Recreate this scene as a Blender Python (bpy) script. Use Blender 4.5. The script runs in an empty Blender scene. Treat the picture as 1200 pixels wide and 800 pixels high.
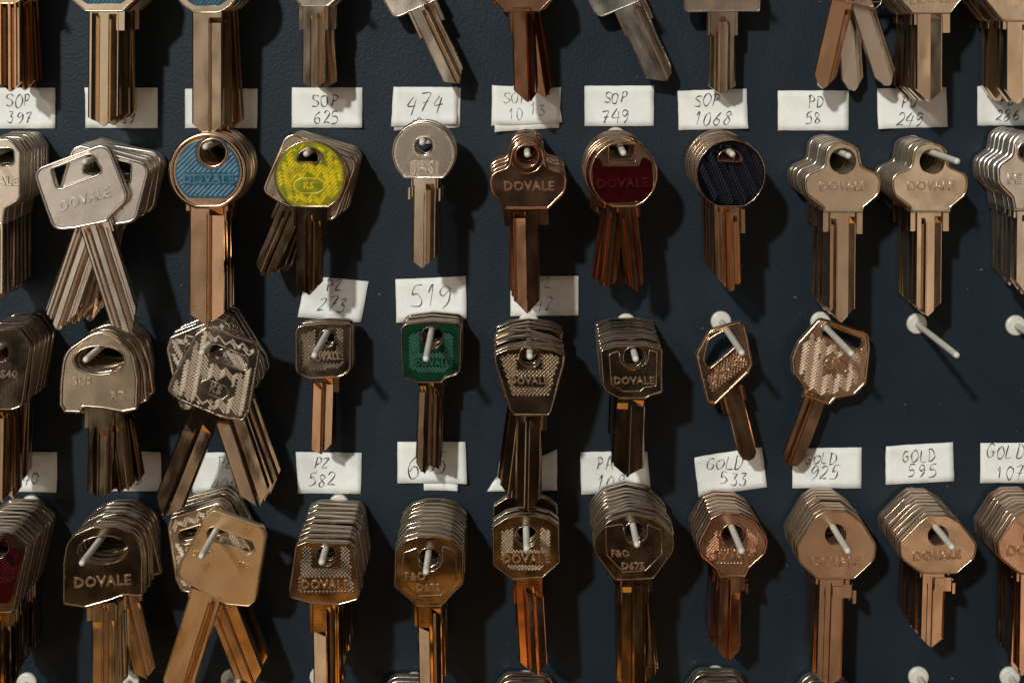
import bpy, bmesh, math, random
from mathutils import Vector, Matrix
from mathutils.geometry import tessellate_polygon
random.seed(7)
R = math.radians
scene = bpy.context.scene
COL = scene.collection

# ---------------------------------------------------------------- scale, camera, light
P = 0.00025            # metres on the board per photograph pixel
D = 0.45               # camera to board
U0, V0 = 600.0, 100.0  # foot of the camera's perpendicular on the board
cam = bpy.data.cameras.new("camera")
camo = bpy.data.objects.new("camera", cam); COL.objects.link(camo)
camo.location = (0, -D, 0); camo.rotation_euler = (R(90), 0, 0)
cam.sensor_width = 36.0
cam.lens = 36.0 * D / (1200 * P)
cam.shift_y = -(400 - V0) / 1200.0
cam.clip_start = 0.01; cam.clip_end = 50
cam.dof.use_dof = True; cam.dof.focus_distance = D - 0.022; cam.dof.aperture_fstop = 16
scene.camera = camo

world = bpy.data.worlds.new("World"); scene.world = world
world.use_nodes = True
wb = world.node_tree.nodes["Background"]
wb.inputs[0].default_value = (1.0, 0.78, 0.58, 1); wb.inputs[1].default_value = 0.012

def lamp(name, loc, target, size, watts, colour, size_y=None):
    d = bpy.data.lights.new(name, 'AREA'); d.energy = watts; d.color = colour
    d.size = size
    if size_y: d.shape = 'RECTANGLE'; d.size_y = size_y
    else: d.shape = 'DISK'
    o = bpy.data.objects.new(name, d); COL.objects.link(o)
    o.location = loc
    o.rotation_euler = (Vector(target) - Vector(loc)).to_track_quat('-Z', 'Y').to_euler()
    return o
MID = (0, 0, -0.08)
lamp("ceiling_lamp", (-1.50, -3.85, 1.80), MID, 0.21, 152, (0.97, 1.0, 0.96))
lamp("second_ceiling_lamp", (-1.75, -2.1, 1.3), MID, 0.25, 15, (1.0, 0.96, 0.88))
lamp("ceiling_bounce", (0.0, -1.3, 2.1), (0, -0.9, 0), 2.4, 6, (1.0, 0.96, 0.90), 1.6)  # added fill in place of ceiling bounce, brightens bevels and top edges
for x_, z_, w_, h_, p_ in ((0.60, -0.4, 0.15, 1.7, 0.55), (0.98, -0.5, 0.22, 2.2, 1.75), (1.42, -0.55, 0.26, 2.3, 1.75), (1.85, -0.5, 0.2, 2.2, 1.0)):
    lamp("right_room_lamp", (x_, -2.6, z_), (x_ * .4, 0, -0.3), w_, p_, (1.0, 0.82, 0.66), h_)  # invented strips behind the camera, added so right-hand key faces reflect streaks
for x_, z_, w_, h_, p_ in ((-0.72, 0.05, 0.16, 1.2, 0.75), (-1.12, -0.15, 0.26, 1.6, 2.1), (-1.65, -0.2, 0.28, 1.8, 2.3)):
    lamp("left_room_lamp", (x_, -2.6, z_), MID, w_, p_, (1.0, 0.90, 0.79), h_)  # matching made-up strips that brighten the left-hand metal by reflection
lamp("warm_low_lamp", (-0.15, -2.2, -1.25), (-0.15, 0, -.15), 0.6, 1.6, (1.0, 0.42, 0.07), 0.44)  # unseen orange area, added to mirror in the lower middle blades
lamp("warm_floor_lamp", (-0.1, -1.25, -1.85), MID, 0.9, 1.7, (1.0, 0.46, 0.12), 0.7)  # added stand-in for warm floor bounce, tints groove ramps and lower edges
vs = scene.view_settings
vs.view_transform = 'Standard'; vs.look = 'None'; vs.exposure = 0; vs.gamma = 1; vs.use_curve_mapping = False

def at(u, v, h):
    m = P * (D - h) / D
    return Vector(((u - U0) * m, -h, -(v - V0) * m))

# ---------------------------------------------------------------- materials
def new_mat(name):
    m = bpy.data.materials.new(name); m.use_nodes = True
    return m, m.node_tree.nodes, m.node_tree.links, m.node_tree.nodes["Principled BSDF"]

def metal(name, base, rough=0.3, mill=False, speck=0.22):
    m, N, L, b = new_mat(name)
    b.inputs["Metallic"].default_value = 1.0
    tc = N.new("ShaderNodeTexCoord"); oi = N.new("ShaderNodeObjectInfo")
    add = N.new("ShaderNodeVectorMath"); add.operation = 'ADD'
    sc = N.new("ShaderNodeVectorMath"); sc.operation = 'SCALE'; sc.inputs[0].default_value = (1, 1, 1)
    L.new(oi.outputs["Random"], sc.inputs["Scale"])
    L.new(tc.outputs["Object"], add.inputs[0]); L.new(sc.outputs[0], add.inputs[1])
    n1 = N.new("ShaderNodeTexNoise"); n1.inputs["Scale"].default_value = 170; n1.inputs["Detail"].default_value = 5
    n2 = N.new("ShaderNodeTexNoise"); n2.inputs["Scale"].default_value = 2600; n2.inputs["Detail"].default_value = 3
    mp = N.new("ShaderNodeMapping"); mp.inputs["Scale"].default_value = (5200, 5200, 260)
    n3 = N.new("ShaderNodeTexNoise"); n3.inputs["Scale"].default_value = 1.0; n3.inputs["Detail"].default_value = 2
    L.new(add.outputs[0], n2.inputs["Vector"])
    if mill:
        m1 = N.new("ShaderNodeMapping"); m1.inputs["Scale"].default_value = (2.2, 2.2, .8); n1.inputs["Scale"].default_value = 120
        L.new(add.outputs[0], m1.inputs["Vector"]); L.new(m1.outputs[0], n1.inputs["Vector"])
    else: L.new(add.outputs[0], n1.inputs["Vector"])
    L.new(add.outputs[0], mp.inputs["Vector"]); L.new(mp.outputs[0], n3.inputs["Vector"])
    # tarnish: patches of a darker, redder metal
    cr = N.new("ShaderNodeMix"); cr.data_type = 'RGBA'
    cr.inputs["A"].default_value = (*base, 1)
    cr.inputs["B"].default_value = (base[0] * 0.62, base[1] * 0.52, base[2] * 0.44, 1)
    mr = N.new("ShaderNodeMapRange"); mr.inputs["From Min"].default_value = 0.42; mr.inputs["From Max"].default_value = 0.78
    L.new(n1.outputs["Fac"], mr.inputs["Value"])
    mul = N.new("ShaderNodeMath"); mul.operation = 'MULTIPLY_ADD'; mul.inputs[1].default_value = 0.08 if mill else 0.5; 
    rr = N.new("ShaderNodeMath"); rr.operation = 'MULTIPLY'; rr.inputs[1].default_value = 0.25
    L.new(oi.outputs["Random"], rr.inputs[0])
    L.new(mr.outputs[0], mul.inputs[0]); L.new(rr.outputs[0], mul.inputs[2])
    L.new(mul.outputs[0], cr.inputs["Factor"]); L.new(cr.outputs["Result"], b.inputs["Base Color"])
    # roughness
    ra = N.new("ShaderNodeMapRange"); ra.inputs["To Min"].default_value = rough - 0.04; ra.inputs["To Max"].default_value = rough + (0.07 if rough < .2 else 0.10)
    ra.inputs["From Min"].default_value = 0.3; ra.inputs["From Max"].default_value = 0.75
    L.new(n1.outputs["Fac"], ra.inputs["Value"]); L.new(ra.outputs[0], b.inputs["Roughness"])
    # fine relief
    bp = N.new("ShaderNodeBump"); bp.inputs["Strength"].default_value = speck; bp.inputs["Distance"].default_value = 0.00003
    ad = N.new("ShaderNodeMath"); ad.operation = 'ADD'
    L.new(n2.outputs["Fac"], ad.inputs[0])
    if mill:
        w = N.new("ShaderNodeTexWave"); w.wave_type = 'BANDS'; w.bands_direction = 'Z'
        w.inputs["Scale"].default_value = 330; w.inputs["Distortion"].default_value = 1.2
        w.inputs["Detail"].default_value = 2; w.inputs["Detail Scale"].default_value = 3
        L.new(tc.outputs["Object"], w.inputs["Vector"])
        wm = N.new("ShaderNodeMath"); wm.operation = 'MULTIPLY'; wm.inputs[1].default_value = 0.15
        L.new(w.outputs["Fac"], wm.inputs[0]); 
        a2 = N.new("ShaderNodeMath"); a2.operation = 'ADD'
        L.new(n3.outputs["Fac"], a2.inputs[0]); L.new(wm.outputs[0], a2.inputs[1]); L.new(a2.outputs[0], ad.inputs[1])
    else:
        L.new(n3.outputs["Fac"], ad.inputs[1])
    L.new(ad.outputs[0], bp.inputs["Height"])
    n4 = N.new("ShaderNodeTexNoise"); n4.inputs["Scale"].default_value = 95; n4.inputs["Detail"].default_value = 1
    L.new(add.outputs[0], n4.inputs["Vector"])
    b2 = N.new("ShaderNodeBump"); b2.inputs["Strength"].default_value = 1.0; b2.inputs["Distance"].default_value = 0.00016
    L.new(n4.outputs["Fac"], b2.inputs["Height"]); L.new(b2.outputs[0], bp.inputs["Normal"]); L.new(bp.outputs[0], b.inputs["Normal"])
    return m

METALS = {
    'nickel': ((0.72, 0.63, 0.52), 0.21),
    'silver': ((0.78, 0.73, 0.66), 0.23),
    'grey':   ((0.52, 0.46, 0.38), 0.19),
    'dark':   ((0.46, 0.37, 0.27), 0.13),
    'brass':  ((0.70, 0.58, 0.43), 0.20),
    'bronze': ((0.61, 0.41, 0.265), 0.19),
    'copper': ((0.60, 0.36, 0.235), 0.16),
    'gold':   ((0.82, 0.63, 0.37), 0.30),
}
MAT = {}
for k, (c, r) in METALS.items():
    MAT[k] = metal(k + "_metal", c, r, speck=.34 if k in ("nickel", "silver") else .24)
    MAT[k + '_blade'] = metal(k + "_milled_metal", (c[0] * 0.92, c[1] * 0.86, c[2] * 0.80), r - 0.02, mill=True, speck=.07)

    MAT[k + '_edge'] = metal(k + '_sheared_edge', tuple(x * .55 + y * .45 for x, y in zip(c, (.88, .80, .70))), 0.44, speck=.5)
    MAT[k + '_worn'] = metal(k + "_worn_metal", tuple(min(.9, x * 1.04) for x in c), 0.27, speck=.15)

def enamel(name, c, rough=0.2, coat=0.6):
    m, N, L, b = new_mat(name)
    b.inputs["Base Color"].default_value = (*c, 1); b.inputs["Roughness"].default_value = rough
    b.inputs["Coat Weight"].default_value = coat; b.inputs["Coat Roughness"].default_value = 0.08
    tc = N.new("ShaderNodeTexCoord")
    n = N.new("ShaderNodeTexNoise"); n.inputs["Scale"].default_value = 420; n.inputs["Detail"].default_value = 4
    L.new(tc.outputs["Object"], n.inputs["Vector"])
    mx = N.new("ShaderNodeMix"); mx.data_type = 'RGBA'
    mx.inputs["A"].default_value = (c[0] * 0.55, c[1] * 0.6, c[2] * 0.65, 1); mx.inputs["B"].default_value = (*c, 1)
    mr = N.new("ShaderNodeMapRange"); mr.inputs["From Min"].default_value = 0.35; mr.inputs["From Max"].default_value = 0.6
    L.new(n.outputs["Fac"], mr.inputs["Value"]); L.new(mr.outputs[0], mx.inputs["Factor"])
    L.new(mx.outputs["Result"], b.inputs["Base Color"])
    bp = N.new("ShaderNodeBump"); bp.inputs["Strength"].default_value = 0.4; bp.inputs["Distance"].default_value = 0.00004
    L.new(n.outputs["Fac"], bp.inputs["Height"]); L.new(bp.outputs[0], b.inputs["Normal"])
    return m
ENAMEL = {
    'blue': (enamel("blue_enamel", (0.010, 0.075, 0.130)), enamel("blue_enamel_ridge", (0.045, 0.135, 0.20), 0.35)),
    'yellow': (enamel("green_yellow_enamel", (0.26, 0.27, 0.012)), enamel("yellow_enamel", (0.68, 0.49, 0.015))),
    'red': (enamel("dark_red_enamel", (0.028, 0.0012, 0.002), .12, .0), enamel("dark_red_ridge", (0.048, 0.0025, 0.004), .2, .0)),
    'navy': (enamel("navy_enamel", (0.0010, 0.0016, 0.0032), .10, .0), enamel("navy_ridge", (0.0014, 0.0032, 0.008), 0.15, .0)),
    'green': (enamel("green_enamel", (0.001, 0.030, 0.014)), enamel("green_ridge", (0.002, 0.06, 0.03), 0.42, 0)),
}

def paper_mat(name, c):
    m, N, L, b = new_mat(name)
    b.inputs["Roughness"].default_value = 0.85; b.inputs["Specular IOR Level"].default_value = 0.2
    tc = N.new("ShaderNodeTexCoord"); n = N.new("ShaderNodeTexNoise"); n.inputs["Scale"].default_value = 160; n.inputs["Detail"].default_value = 6
    L.new(tc.outputs["Object"], n.inputs["Vector"])
    mx = N.new("ShaderNodeMix"); mx.data_type = 'RGBA'
    mx.inputs["A"].default_value = (c[0] * 0.88, c[1] * 0.86, c[2] * 0.81, 1); mx.inputs["B"].default_value = (*c, 1)
    mr = N.new("ShaderNodeMapRange"); mr.inputs["From Min"].default_value = 0.3; mr.inputs["From Max"].default_value = 0.6
    L.new(n.outputs["Fac"], mr.inputs["Value"]); L.new(mr.outputs[0], mx.inputs["Factor"]); L.new(mx.outputs["Result"], b.inputs["Base Color"])
    n2 = N.new("ShaderNodeTexNoise"); n2.inputs["Scale"].default_value = 3000
    L.new(tc.outputs["Object"], n2.inputs["Vector"])
    bp = N.new("ShaderNodeBump"); bp.inputs["Strength"].default_value = 0.25; bp.inputs["Distance"].default_value = 0.00003
    L.new(n2.outputs["Fac"], bp.inputs["Height"]); L.new(bp.outputs[0], b.inputs["Normal"])
    return m
MAT['paper'] = paper_mat("white_paper", (0.80, 0.80, 0.765))
def plain(name, c, rough):
    m, N, L, b = new_mat(name)
    b.inputs["Base Color"].default_value = (*c, 1); b.inputs["Roughness"].default_value = rough
    tc = N.new("ShaderNodeTexCoord"); n = N.new("ShaderNodeTexNoise"); n.inputs["Scale"].default_value = 600; n.inputs["Detail"].default_value = 4
    L.new(tc.outputs["Object"], n.inputs["Vector"])
    mr = N.new("ShaderNodeMapRange"); mr.inputs["To Min"].default_value = rough - 0.1; mr.inputs["To Max"].default_value = rough + 0.15
    L.new(n.outputs["Fac"], mr.inputs["Value"]); L.new(mr.outputs[0], b.inputs["Roughness"])
    mx = N.new("ShaderNodeMix"); mx.data_type = 'RGBA'
    mx.inputs["A"].default_value = (c[0] * 0.7, c[1] * 0.66, c[2] * 0.58, 1); mx.inputs["B"].default_value = (*c, 1)
    L.new(n.outputs["Fac"], mx.inputs["Factor"]); L.new(mx.outputs["Result"], b.inputs["Base Color"])
    return m
MAT['plastic'] = plain("cream_white_plastic", (0.70, 0.685, 0.63), 0.4)
MAT['pencil'] = plain("pencil_grey", (0.07, 0.066, 0.068), 0.6)
MAT['ink'] = plain("black_ink", (0.02, 0.02, 0.024), 0.5)

def board_mat():
    m, N, L, b = new_mat("dark_navy_grained_board")
    tc = N.new("ShaderNodeTexCoord")
    v = N.new("ShaderNodeTexVoronoi"); v.inputs["Scale"].default_value = 1500; v.feature = 'SMOOTH_F1'
    n0 = N.new("ShaderNodeTexNoise"); n0.inputs["Scale"].default_value = 900; n0.inputs["Detail"].default_value = 4
    n1 = N.new("ShaderNodeTexNoise"); n1.inputs["Scale"].default_value = 14; n1.inputs["Detail"].default_value = 5
    wp = N.new("ShaderNodeVectorMath"); wp.operation = 'MULTIPLY_ADD'; wp.inputs[1].default_value = (0.0012,) * 3
    L.new(n0.outputs["Color"], wp.inputs[0]); L.new(tc.outputs["Object"], wp.inputs[2])
    L.new(tc.outputs["Object"], n0.inputs["Vector"]); L.new(tc.outputs["Object"], n1.inputs["Vector"]); L.new(wp.outputs[0], v.inputs["Vector"])
    ad = N.new("ShaderNodeMath"); ad.operation = 'ADD'
    L.new(v.outputs["Distance"], ad.inputs[0]); L.new(n0.outputs["Fac"], ad.inputs[1])
    bp = N.new("ShaderNodeBump"); bp.inputs["Strength"].default_value = 0.42; bp.inputs["Distance"].default_value = 0.00013; b.inputs["Specular IOR Level"].default_value = 0.21
    L.new(ad.outputs[0], bp.inputs["Height"]); L.new(bp.outputs[0], b.inputs["Normal"])
    mx = N.new("ShaderNodeMix"); mx.data_type = 'RGBA'
    mx.inputs["A"].default_value = (0.0062, 0.0130, 0.0200, 1); mx.inputs["B"].default_value = (0.0096, 0.0182, 0.0275, 1)
    L.new(n1.outputs["Fac"], mx.inputs["Factor"]); L.new(mx.outputs["Result"], b.inputs["Base Color"])
    mr = N.new("ShaderNodeMapRange"); mr.inputs["From Min"].default_value = 0.3; mr.inputs["From Max"].default_value = 0.7; mr.inputs["To Min"].default_value = 0.36; mr.inputs["To Max"].default_value = 0.58
    L.new(n1.outputs["Fac"], mr.inputs["Value"]); L.new(mr.outputs[0], b.inputs["Roughness"])
    return m
MAT['board'] = board_mat()

# ---------------------------------------------------------------- helpers
_used = {}
def link(name, data, parent=None, mat=None, loc=None):
    o = bpy.data.objects.new(name, data); COL.objects.link(o)
    if parent: o.parent = parent
    if mat and data is not None and not data.materials: data.materials.append(mat)
    if loc is not None: o.location = loc
    return o
def tag(o, label, cat, group=None):
    o['label'] = label; o['category'] = cat
    if group: o['group'] = group

def area(pts): return 0.5 * sum(a[0] * b[1] - b[0] * a[1] for a, b in zip(pts, pts[1:] + pts[:1]))
def offset_ctrl(pts, d):            # pts [(x,z,r)], CCW, positive d shrinks
    out = []; n = len(pts)
    for i in range(n):
        p0, p, p1 = pts[i - 1], pts[i], pts[(i + 1) % n]
        a = Vector((p[0] - p0[0], p[1] - p0[1])).normalized(); b = Vector((p1[0] - p[0], p1[1] - p[1])).normalized()
        na = Vector((-a.y, a.x)); nb = Vector((-b.y, b.x)); m = na + nb
        k = m.length_squared
        m = m * (2 / k) if k > 0.15 else na
        convex = a.x * b.y - a.y * b.x > 0
        out.append((p[0] + m.x * d, p[1] + m.y * d, max(0.00005, p[2] - d if convex else p[2] + d)))
    return out
def fillet(pts):
    out = []; n = len(pts)
    for i in range(n):
        p0, p, p1 = pts[i - 1], pts[i], pts[(i + 1) % n]
        v0 = Vector((p0[0] - p[0], p0[1] - p[1])); v1 = Vector((p1[0] - p[0], p1[1] - p[1]))
        l0, l1 = v0.length, v1.length
        if l0 < 1e-7 or l1 < 1e-7: continue
        v0 /= l0; v1 /= l1
        ang = math.acos(max(-1, min(1, v0.dot(v1))))
        if ang > 3.1: out.append((p[0], p[1])); continue
        t = min(p[2] / math.tan(ang / 2), 0.49 * l0, 0.49 * l1); r = t * math.tan(ang / 2)
        c = Vector((p[0], p[1])) + (v0 + v1).normalized() * (r / math.sin(ang / 2))
        s = Vector((p[0], p[1])) + v0 * t - c; e = Vector((p[0], p[1])) + v1 * t - c
        sw = math.atan2(s.x * e.y - s.y * e.x, s.dot(e)); k = max(2, int(abs(sw) / R(11)))
        for j in range(k + 1):
            a = sw * j / k; ca, sa = math.cos(a), math.sin(a)
            out.append((c.x + s.x * ca - s.y * sa, c.y + s.x * sa + s.y * ca))
    return out
class Shape:                         # an outline in local metres that can be inset exactly
    def __init__(s, spec, conv, f):  # f: metres per zoom pixel
        s.kind = 'p'
        if spec[0] == 'c': s.kind = 'e'; s.c = conv(spec[1], spec[2]); s.rx = s.ry = spec[3] * f; s.rot = 0; s.cut = None
        elif spec[0] == 'e': s.kind = 'e'; s.c = conv(spec[1], spec[2]); s.rx = spec[3] * f; s.ry = spec[4] * f; s.rot = R(spec[5] if len(spec) > 5 else 0); s.cut = None
        elif spec[0] == 'cc': s.kind = 'e'; s.c = conv(spec[1], spec[2]); s.rx = s.ry = spec[3] * f; s.rot = 0; s.cut = conv(0, spec[4])[1]
        else:
            pts = [(*conv(q[0], q[1]), (q[2] if len(q) > 2 else 14) * f) for q in spec]
            if area([(q[0], q[1]) for q in pts]) < 0: pts.reverse()
            s.pts = pts
    def loop(s, d=0.0):
        if s.kind == 'p': return fillet(offset_ctrl(s.pts, d) if d else s.pts)
        n = 44; out = []
        for i in range(n):
            a = 2 * math.pi * (i + .5) / n; x, z = (s.rx - d) * math.cos(a), (s.ry - d) * math.sin(a)
            out.append((s.c[0] + x * math.cos(s.rot) - z * math.sin(s.rot), s.c[1] + x * math.sin(s.rot) + z * math.cos(s.rot)))
        if s.cut is not None:
            zc = s.cut + d; r = s.rx - d; h = s.c[1] - zc
            out = [q for q in out if q[1] > zc + 0.02 * r]
            k = min(range(len(out)), key=lambda i: (out[i][1] - zc) + (0 if out[i][0] > s.c[0] else 1))
            out = out[k:] + out[:k]
            w = math.sqrt(max(0, r * r - h * h)); out += [(s.c[0] - w, zc), (s.c[0] + w, zc)]
        return out
def inside(p, loop):
    x, z = p; c = False; j = len(loop) - 1
    for i in range(len(loop)):
        xi, zi = loop[i]; xj, zj = loop[j]
        if (zi > z) != (zj > z) and x < (xj - xi) * (z - zi) / (zj - zi) + xi: c = not c
        j = i
    return c

def vinset(lp, d):
    out = []; n = len(lp)
    for i in range(n):
        a = Vector(lp[i]) - Vector(lp[i - 1]); b = Vector(lp[(i + 1) % n]) - Vector(lp[i])
        if a.length > 0: a.normalize()
        if b.length > 0: b.normalize()
        m = Vector((-a.y - b.y, a.x + b.x)); k = m.length_squared
        m = m * (2 / k) if k > .2 else m
        out.append((lp[i][0] + m.x * d, lp[i][1] + m.y * d))
    return out
def bead(name, sh, d0, w, y0, H, n=6):
    """rounded raised bead that follows an outline, from inset d0 to inset d0 + w"""
    base = sh.loop(d0); L = []
    for k in range(n + 1):
        t = k / n; lp = sh.loop(d0 + w * t) if k else base
        if len(lp) != len(base): lp = vinset(base, w * t)
        L.append([(x, y0 - H * math.sin(math.pi * t) ** .8, z) for x, z in lp])
    m = len(base); V = [p for l in L for p in l]; F = []
    for k in range(n):
        for i in range(m):
            j = (i + 1) % m; q = (k * m + i, k * m + j, (k + 1) * m + j, (k + 1) * m + i)
            F.append(q)
    me = bpy.data.meshes.new(name); me.from_pydata(V, [], F); me.update()
    for p in me.polygons: p.use_smooth = True
    return me
def plate(name, outer, holes, yf, yb, bev, edge=None):
    """flat plate between y=yf (front) and y=yb, bevelled rims; outer/holes are Shapes given as (shape, inset)"""
    V = []; F = []; EI = []
    loops = [(sh, d, 1) for sh, d in [outer]] + [(sh, d, -1) for sh, d in holes]
    front = []; back = []
    for sh, d, sg in loops:
        a = sh.loop(d); b = sh.loop(d + sg * bev)
        if len(a) != len(b): b = vinset(a, sg * bev)
        n = len(a); o = len(V)
        V += [(x, yf, z) for x, z in b] + [(x, yf + bev, z) for x, z in a] + [(x, yb - bev, z) for x, z in a] + [(x, yb, z) for x, z in b]
        for i in range(n):
            j = (i + 1) % n
            for r in range(3):
                q = (o + r * n + i, o + r * n + j, o + (r + 1) * n + j, o + (r + 1) * n + i)
                if r == 1: EI.append(len(F))
                F.append(q if sg > 0 else q[::-1])
        front.append((b, o)); back.append((b, o + 3 * n))
    for grp, flip in ((front, False), (back, True)):
        tri = tessellate_polygon([[Vector((x, z, 0)) for x, z in lp] for lp, _ in grp])
        idx = []
        for lp, o in grp: idx += range(o, o + len(lp))
        for t in tri:
            t = [idx[i] for i in t]
            p, q, r = (V[i] for i in t)
            up = (q[0] - p[0]) * (r[2] - p[2]) - (q[2] - p[2]) * (r[0] - p[0]) > 0   # CCW seen from -y
            if up == flip: t = t[::-1]
            F.append(tuple(t))
    me = bpy.data.meshes.new(name); me.from_pydata(V, [], F); me.update()
    if edge:
        me.materials.append(edge[0]); me.materials.append(edge[1])
        for i in EI: me.polygons[i].material_index = 1
    me.validate()
    return me

def hexes(name, items):
    """solid strips: (x0,x1, zt0,zt1, zb0,zb1, yf0,yf1, yb)"""
    V = []; F = []
    for x0, x1, zt0, zt1, zb0, zb1, y0, y1, yb, *yz in items:
        o = len(V); y2, y3 = yz if yz else (y0, y1)
        V += [(x0, y0, zt0), (x1, y1, zt1), (x1, y3, zb1), (x0, y2, zb0), (x0, yb, zt0), (x1, yb, zt1), (x1, yb, zb1), (x0, yb, zb0)]
        F += [(o, o + 3, o + 2, o + 1), (o + 4, o + 5, o + 6, o + 7), (o, o + 1, o + 5, o + 4), (o + 3, o + 7, o + 6, o + 2), (o, o + 4, o + 7, o + 3), (o + 1, o + 2, o + 6, o + 5)]
    me = bpy.data.meshes.new(name); me.from_pydata(V, [], F); me.update()
    return me

T = 0.0026   # thickness of a key head
def blade_mesh(w, L, grooves, tip, tabs, gs, f):
    """local frame: origin top centre, blade runs along -z; w half width"""
    items = []
    tb = T * 0.80; yf = -tb / 2; yb = tb / 2; ch = 0.9
    gl = [(a, b, da, db, (g[4] * f if len(g := gg) > 4 else gs)) for gg in grooves for a, b, da, db in [gg[:4]]]
    steep = []
    for n_, (a, b, da, db, s_) in enumerate(gl):
        mid = (da + db) / 2; df = (db - da) * 2.1 
        if mid < .08: df = db - da
        lim = .62 * (b - a) * w / tb; df = max(-lim, min(lim, df))
        steep.append((a, b, mid - df / 2, mid + df / 2, s_))
    gl = []
    for a, b, d0, d1, s_ in steep:                      # each groove wall slopes a little, so its edge catches light
        e = min(.075, (b - a) * .25); a2 = a if a <= -.95 else a + e; b2 = b if b >= .955 else b - e
        if a2 > a and d0 > .08: gl.append((a, a2, .02, d0, s_))
        else: a2 = a
        if b2 < b and d1 > .08: gl.append((b2, b, d1, .02, s_))
        else: b2 = b
        gl.append((a2, b2, d0, d1, s_))
    xs = {-1.0, 1.0, -ch, ch}
    for g in gl: xs |= {g[0], g[1]}
    for t in tip: xs.add(t[0])
    xs = sorted(xs)
    def bot(x):
        tp = sorted(tip)
        if x <= tp[0][0]: return -(L - tp[0][1] * f)
        for (xa, da), (xb, db) in zip(tp, tp[1:]):
            if x <= xb: return -(L - (da + (db - da) * (x - xa) / (xb - xa)) * f)
        return -(L - tp[-1][1] * f)
    for xa, xb in zip(xs, xs[1:]):
        if xb - xa < 1e-4: continue
        mid = (xa + xb) / 2; s = 0; d0 = d1 = 0.0
        if mid < -ch: c0, c1 = 0.18, 0.0
        elif mid > ch: c0, c1 = 0.0, 0.18
        else: c0 = c1 = 0.0
        for g in gl:
            if g[0] - 1e-6 <= mid <= g[1] + 1e-6:
                k = lambda x: g[2] + (g[3] - g[2]) * (x - g[0]) / (g[1] - g[0])
                d0, d1, s = max(.02, min(.8, k(xa))), max(.02, min(.8, k(xb))), g[4]
        zb0, zb1 = bot(xa), bot(xb)
        if s > 0:
            items.append((xa * w, xb * w, 0, 0, -s, -s, yf + c0 * tb, yf + c1 * tb, yb))
            e0, e1 = yf + max(c0, d0) * tb, yf + max(c1, d1) * tb; s2 = s + 24 * f
            items.append((xa * w, xb * w, -s, -s, -s2, -s2, yf + c0 * tb, yf + c1 * tb, yb, e0, e1))
            items.append((xa * w, xb * w, -s2, -s2, zb0, zb1, e0, e1, yb))
        else:
            items.append((xa * w, xb * w, 0, 0, zb0, zb1, yf + c0 * tb, yf + c1 * tb, yb))
    for (xa, xb, za, zb) in tabs:
        xa, xb, za, zb = xa * f, xb * f, -za * f, -zb * f; c = min(0.0002, abs(xb - xa) * .3)
        y = yf + 0.04 * tb
        items.append((xa, xa + c, za, za, zb + c, zb, y + c, y, yb - .00005))
        items.append((xa + c, xb - c, za, za, zb, zb, y, y, yb - .00005))
        items.append((xb - c, xb, za, za, zb, zb + c, y, y + c, yb - .00005))
    return hexes("blade", items)

def relief(name, kind, region, y0, hgt, pitch, rot=0.0, boxes=()):
    """raised pattern on a head: region(x,z)->bool"""
    V = []; F = []
    def bar(cx, cz, ang, l, w, h):
        ca, sa = math.cos(ang), math.sin(ang); o = len(V)
        for (sx, sz, y, kx) in ((-1, -1, y0, 1), (1, -1, y0, 1), (1, 1, y0, 1), (-1, 1, y0, 1), (-1, -1, y0 - h, .3), (1, -1, y0 - h, .3), (1, 1, y0 - h, .3), (-1, 1, y0 - h, .3)):
            lx = sx * (l - (1 - kx) * w); lz = sz * w * kx
            V.append((cx + lx * ca - lz * sa, y, cz + lx * sa + lz * ca))
        for q in ((4, 5, 6, 7), (0, 1, 5, 4), (1, 2, 6, 5), (2, 3, 7, 6), (3, 0, 4, 7)): F.append(tuple(o + i for i in q))
    S = 0.022; cr, sr = math.cos(rot), math.sin(rot)
    if kind == 'weave':
        c = pitch * 2.6; s = pitch * 1.45; n = int(S / c) + 2; m = int(S / s) + 2
        for i in range(-n, n):
            for j in range(-m, m):
                x, z = i * c, j * s + (s * .5 if i % 2 else 0); ang = R(42 if i % 2 else -44)
                X, Z = x * cr - z * sr, x * sr + z * cr
                for sc in (1.0, .6):
                    l = c * .64 * sc; ex, ez = math.cos(ang + rot) * l, math.sin(ang + rot) * l
                    if all(region(X + k * ex, Z + k * ez) for k in (-1, -.4, 0, .4, 1)): bar(X, Z, ang + rot, l, pitch * .5, hgt); break
    elif kind == 'knurl':
        n = int(S / pitch) + 1
        for i in range(-n, n):
            for j in range(-n, n):
                x, z = (i + (j % 2) * .5) * pitch, j * pitch * .5
                X, Z = x * cr - z * sr, x * sr + z * cr
                if not region(X, Z): continue
                o = len(V); h = pitch * .5
                V.extend([(X - h, y0, Z), (X, y0, Z - h), (X + h, y0, Z), (X, y0, Z + h), (X, y0 - hgt * random.uniform(.95, 1.05), Z)])
                F.extend([(o, o + 1, o + 4), (o + 1, o + 2, o + 4), (o + 2, o + 3, o + 4), (o + 3, o, o + 4)])
    elif kind == 'hatch':
        n = int(S / pitch) + 1; st = 0.00012
        for i in range(-n, n):
            z = i * pitch; run = None; k = int(S / st)
            for j in range(-k, k + 1):
                x = j * st; ok = region(x * cr - z * sr, x * sr + z * cr)
                if ok and run is None: run = x
                if (not ok or j == k) and run is not None:
                    if x - run > 0.0004:
                        m = (run + x) / 2; bar(m * cr - z * sr, m * sr + z * cr, rot, (x - run) / 2, pitch * .36, hgt)
                    run = None
    me = bpy.data.meshes.new(name); me.from_pydata(V, [], F); me.update()
    for p in me.polygons: p.use_smooth = False
    return me

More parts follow.
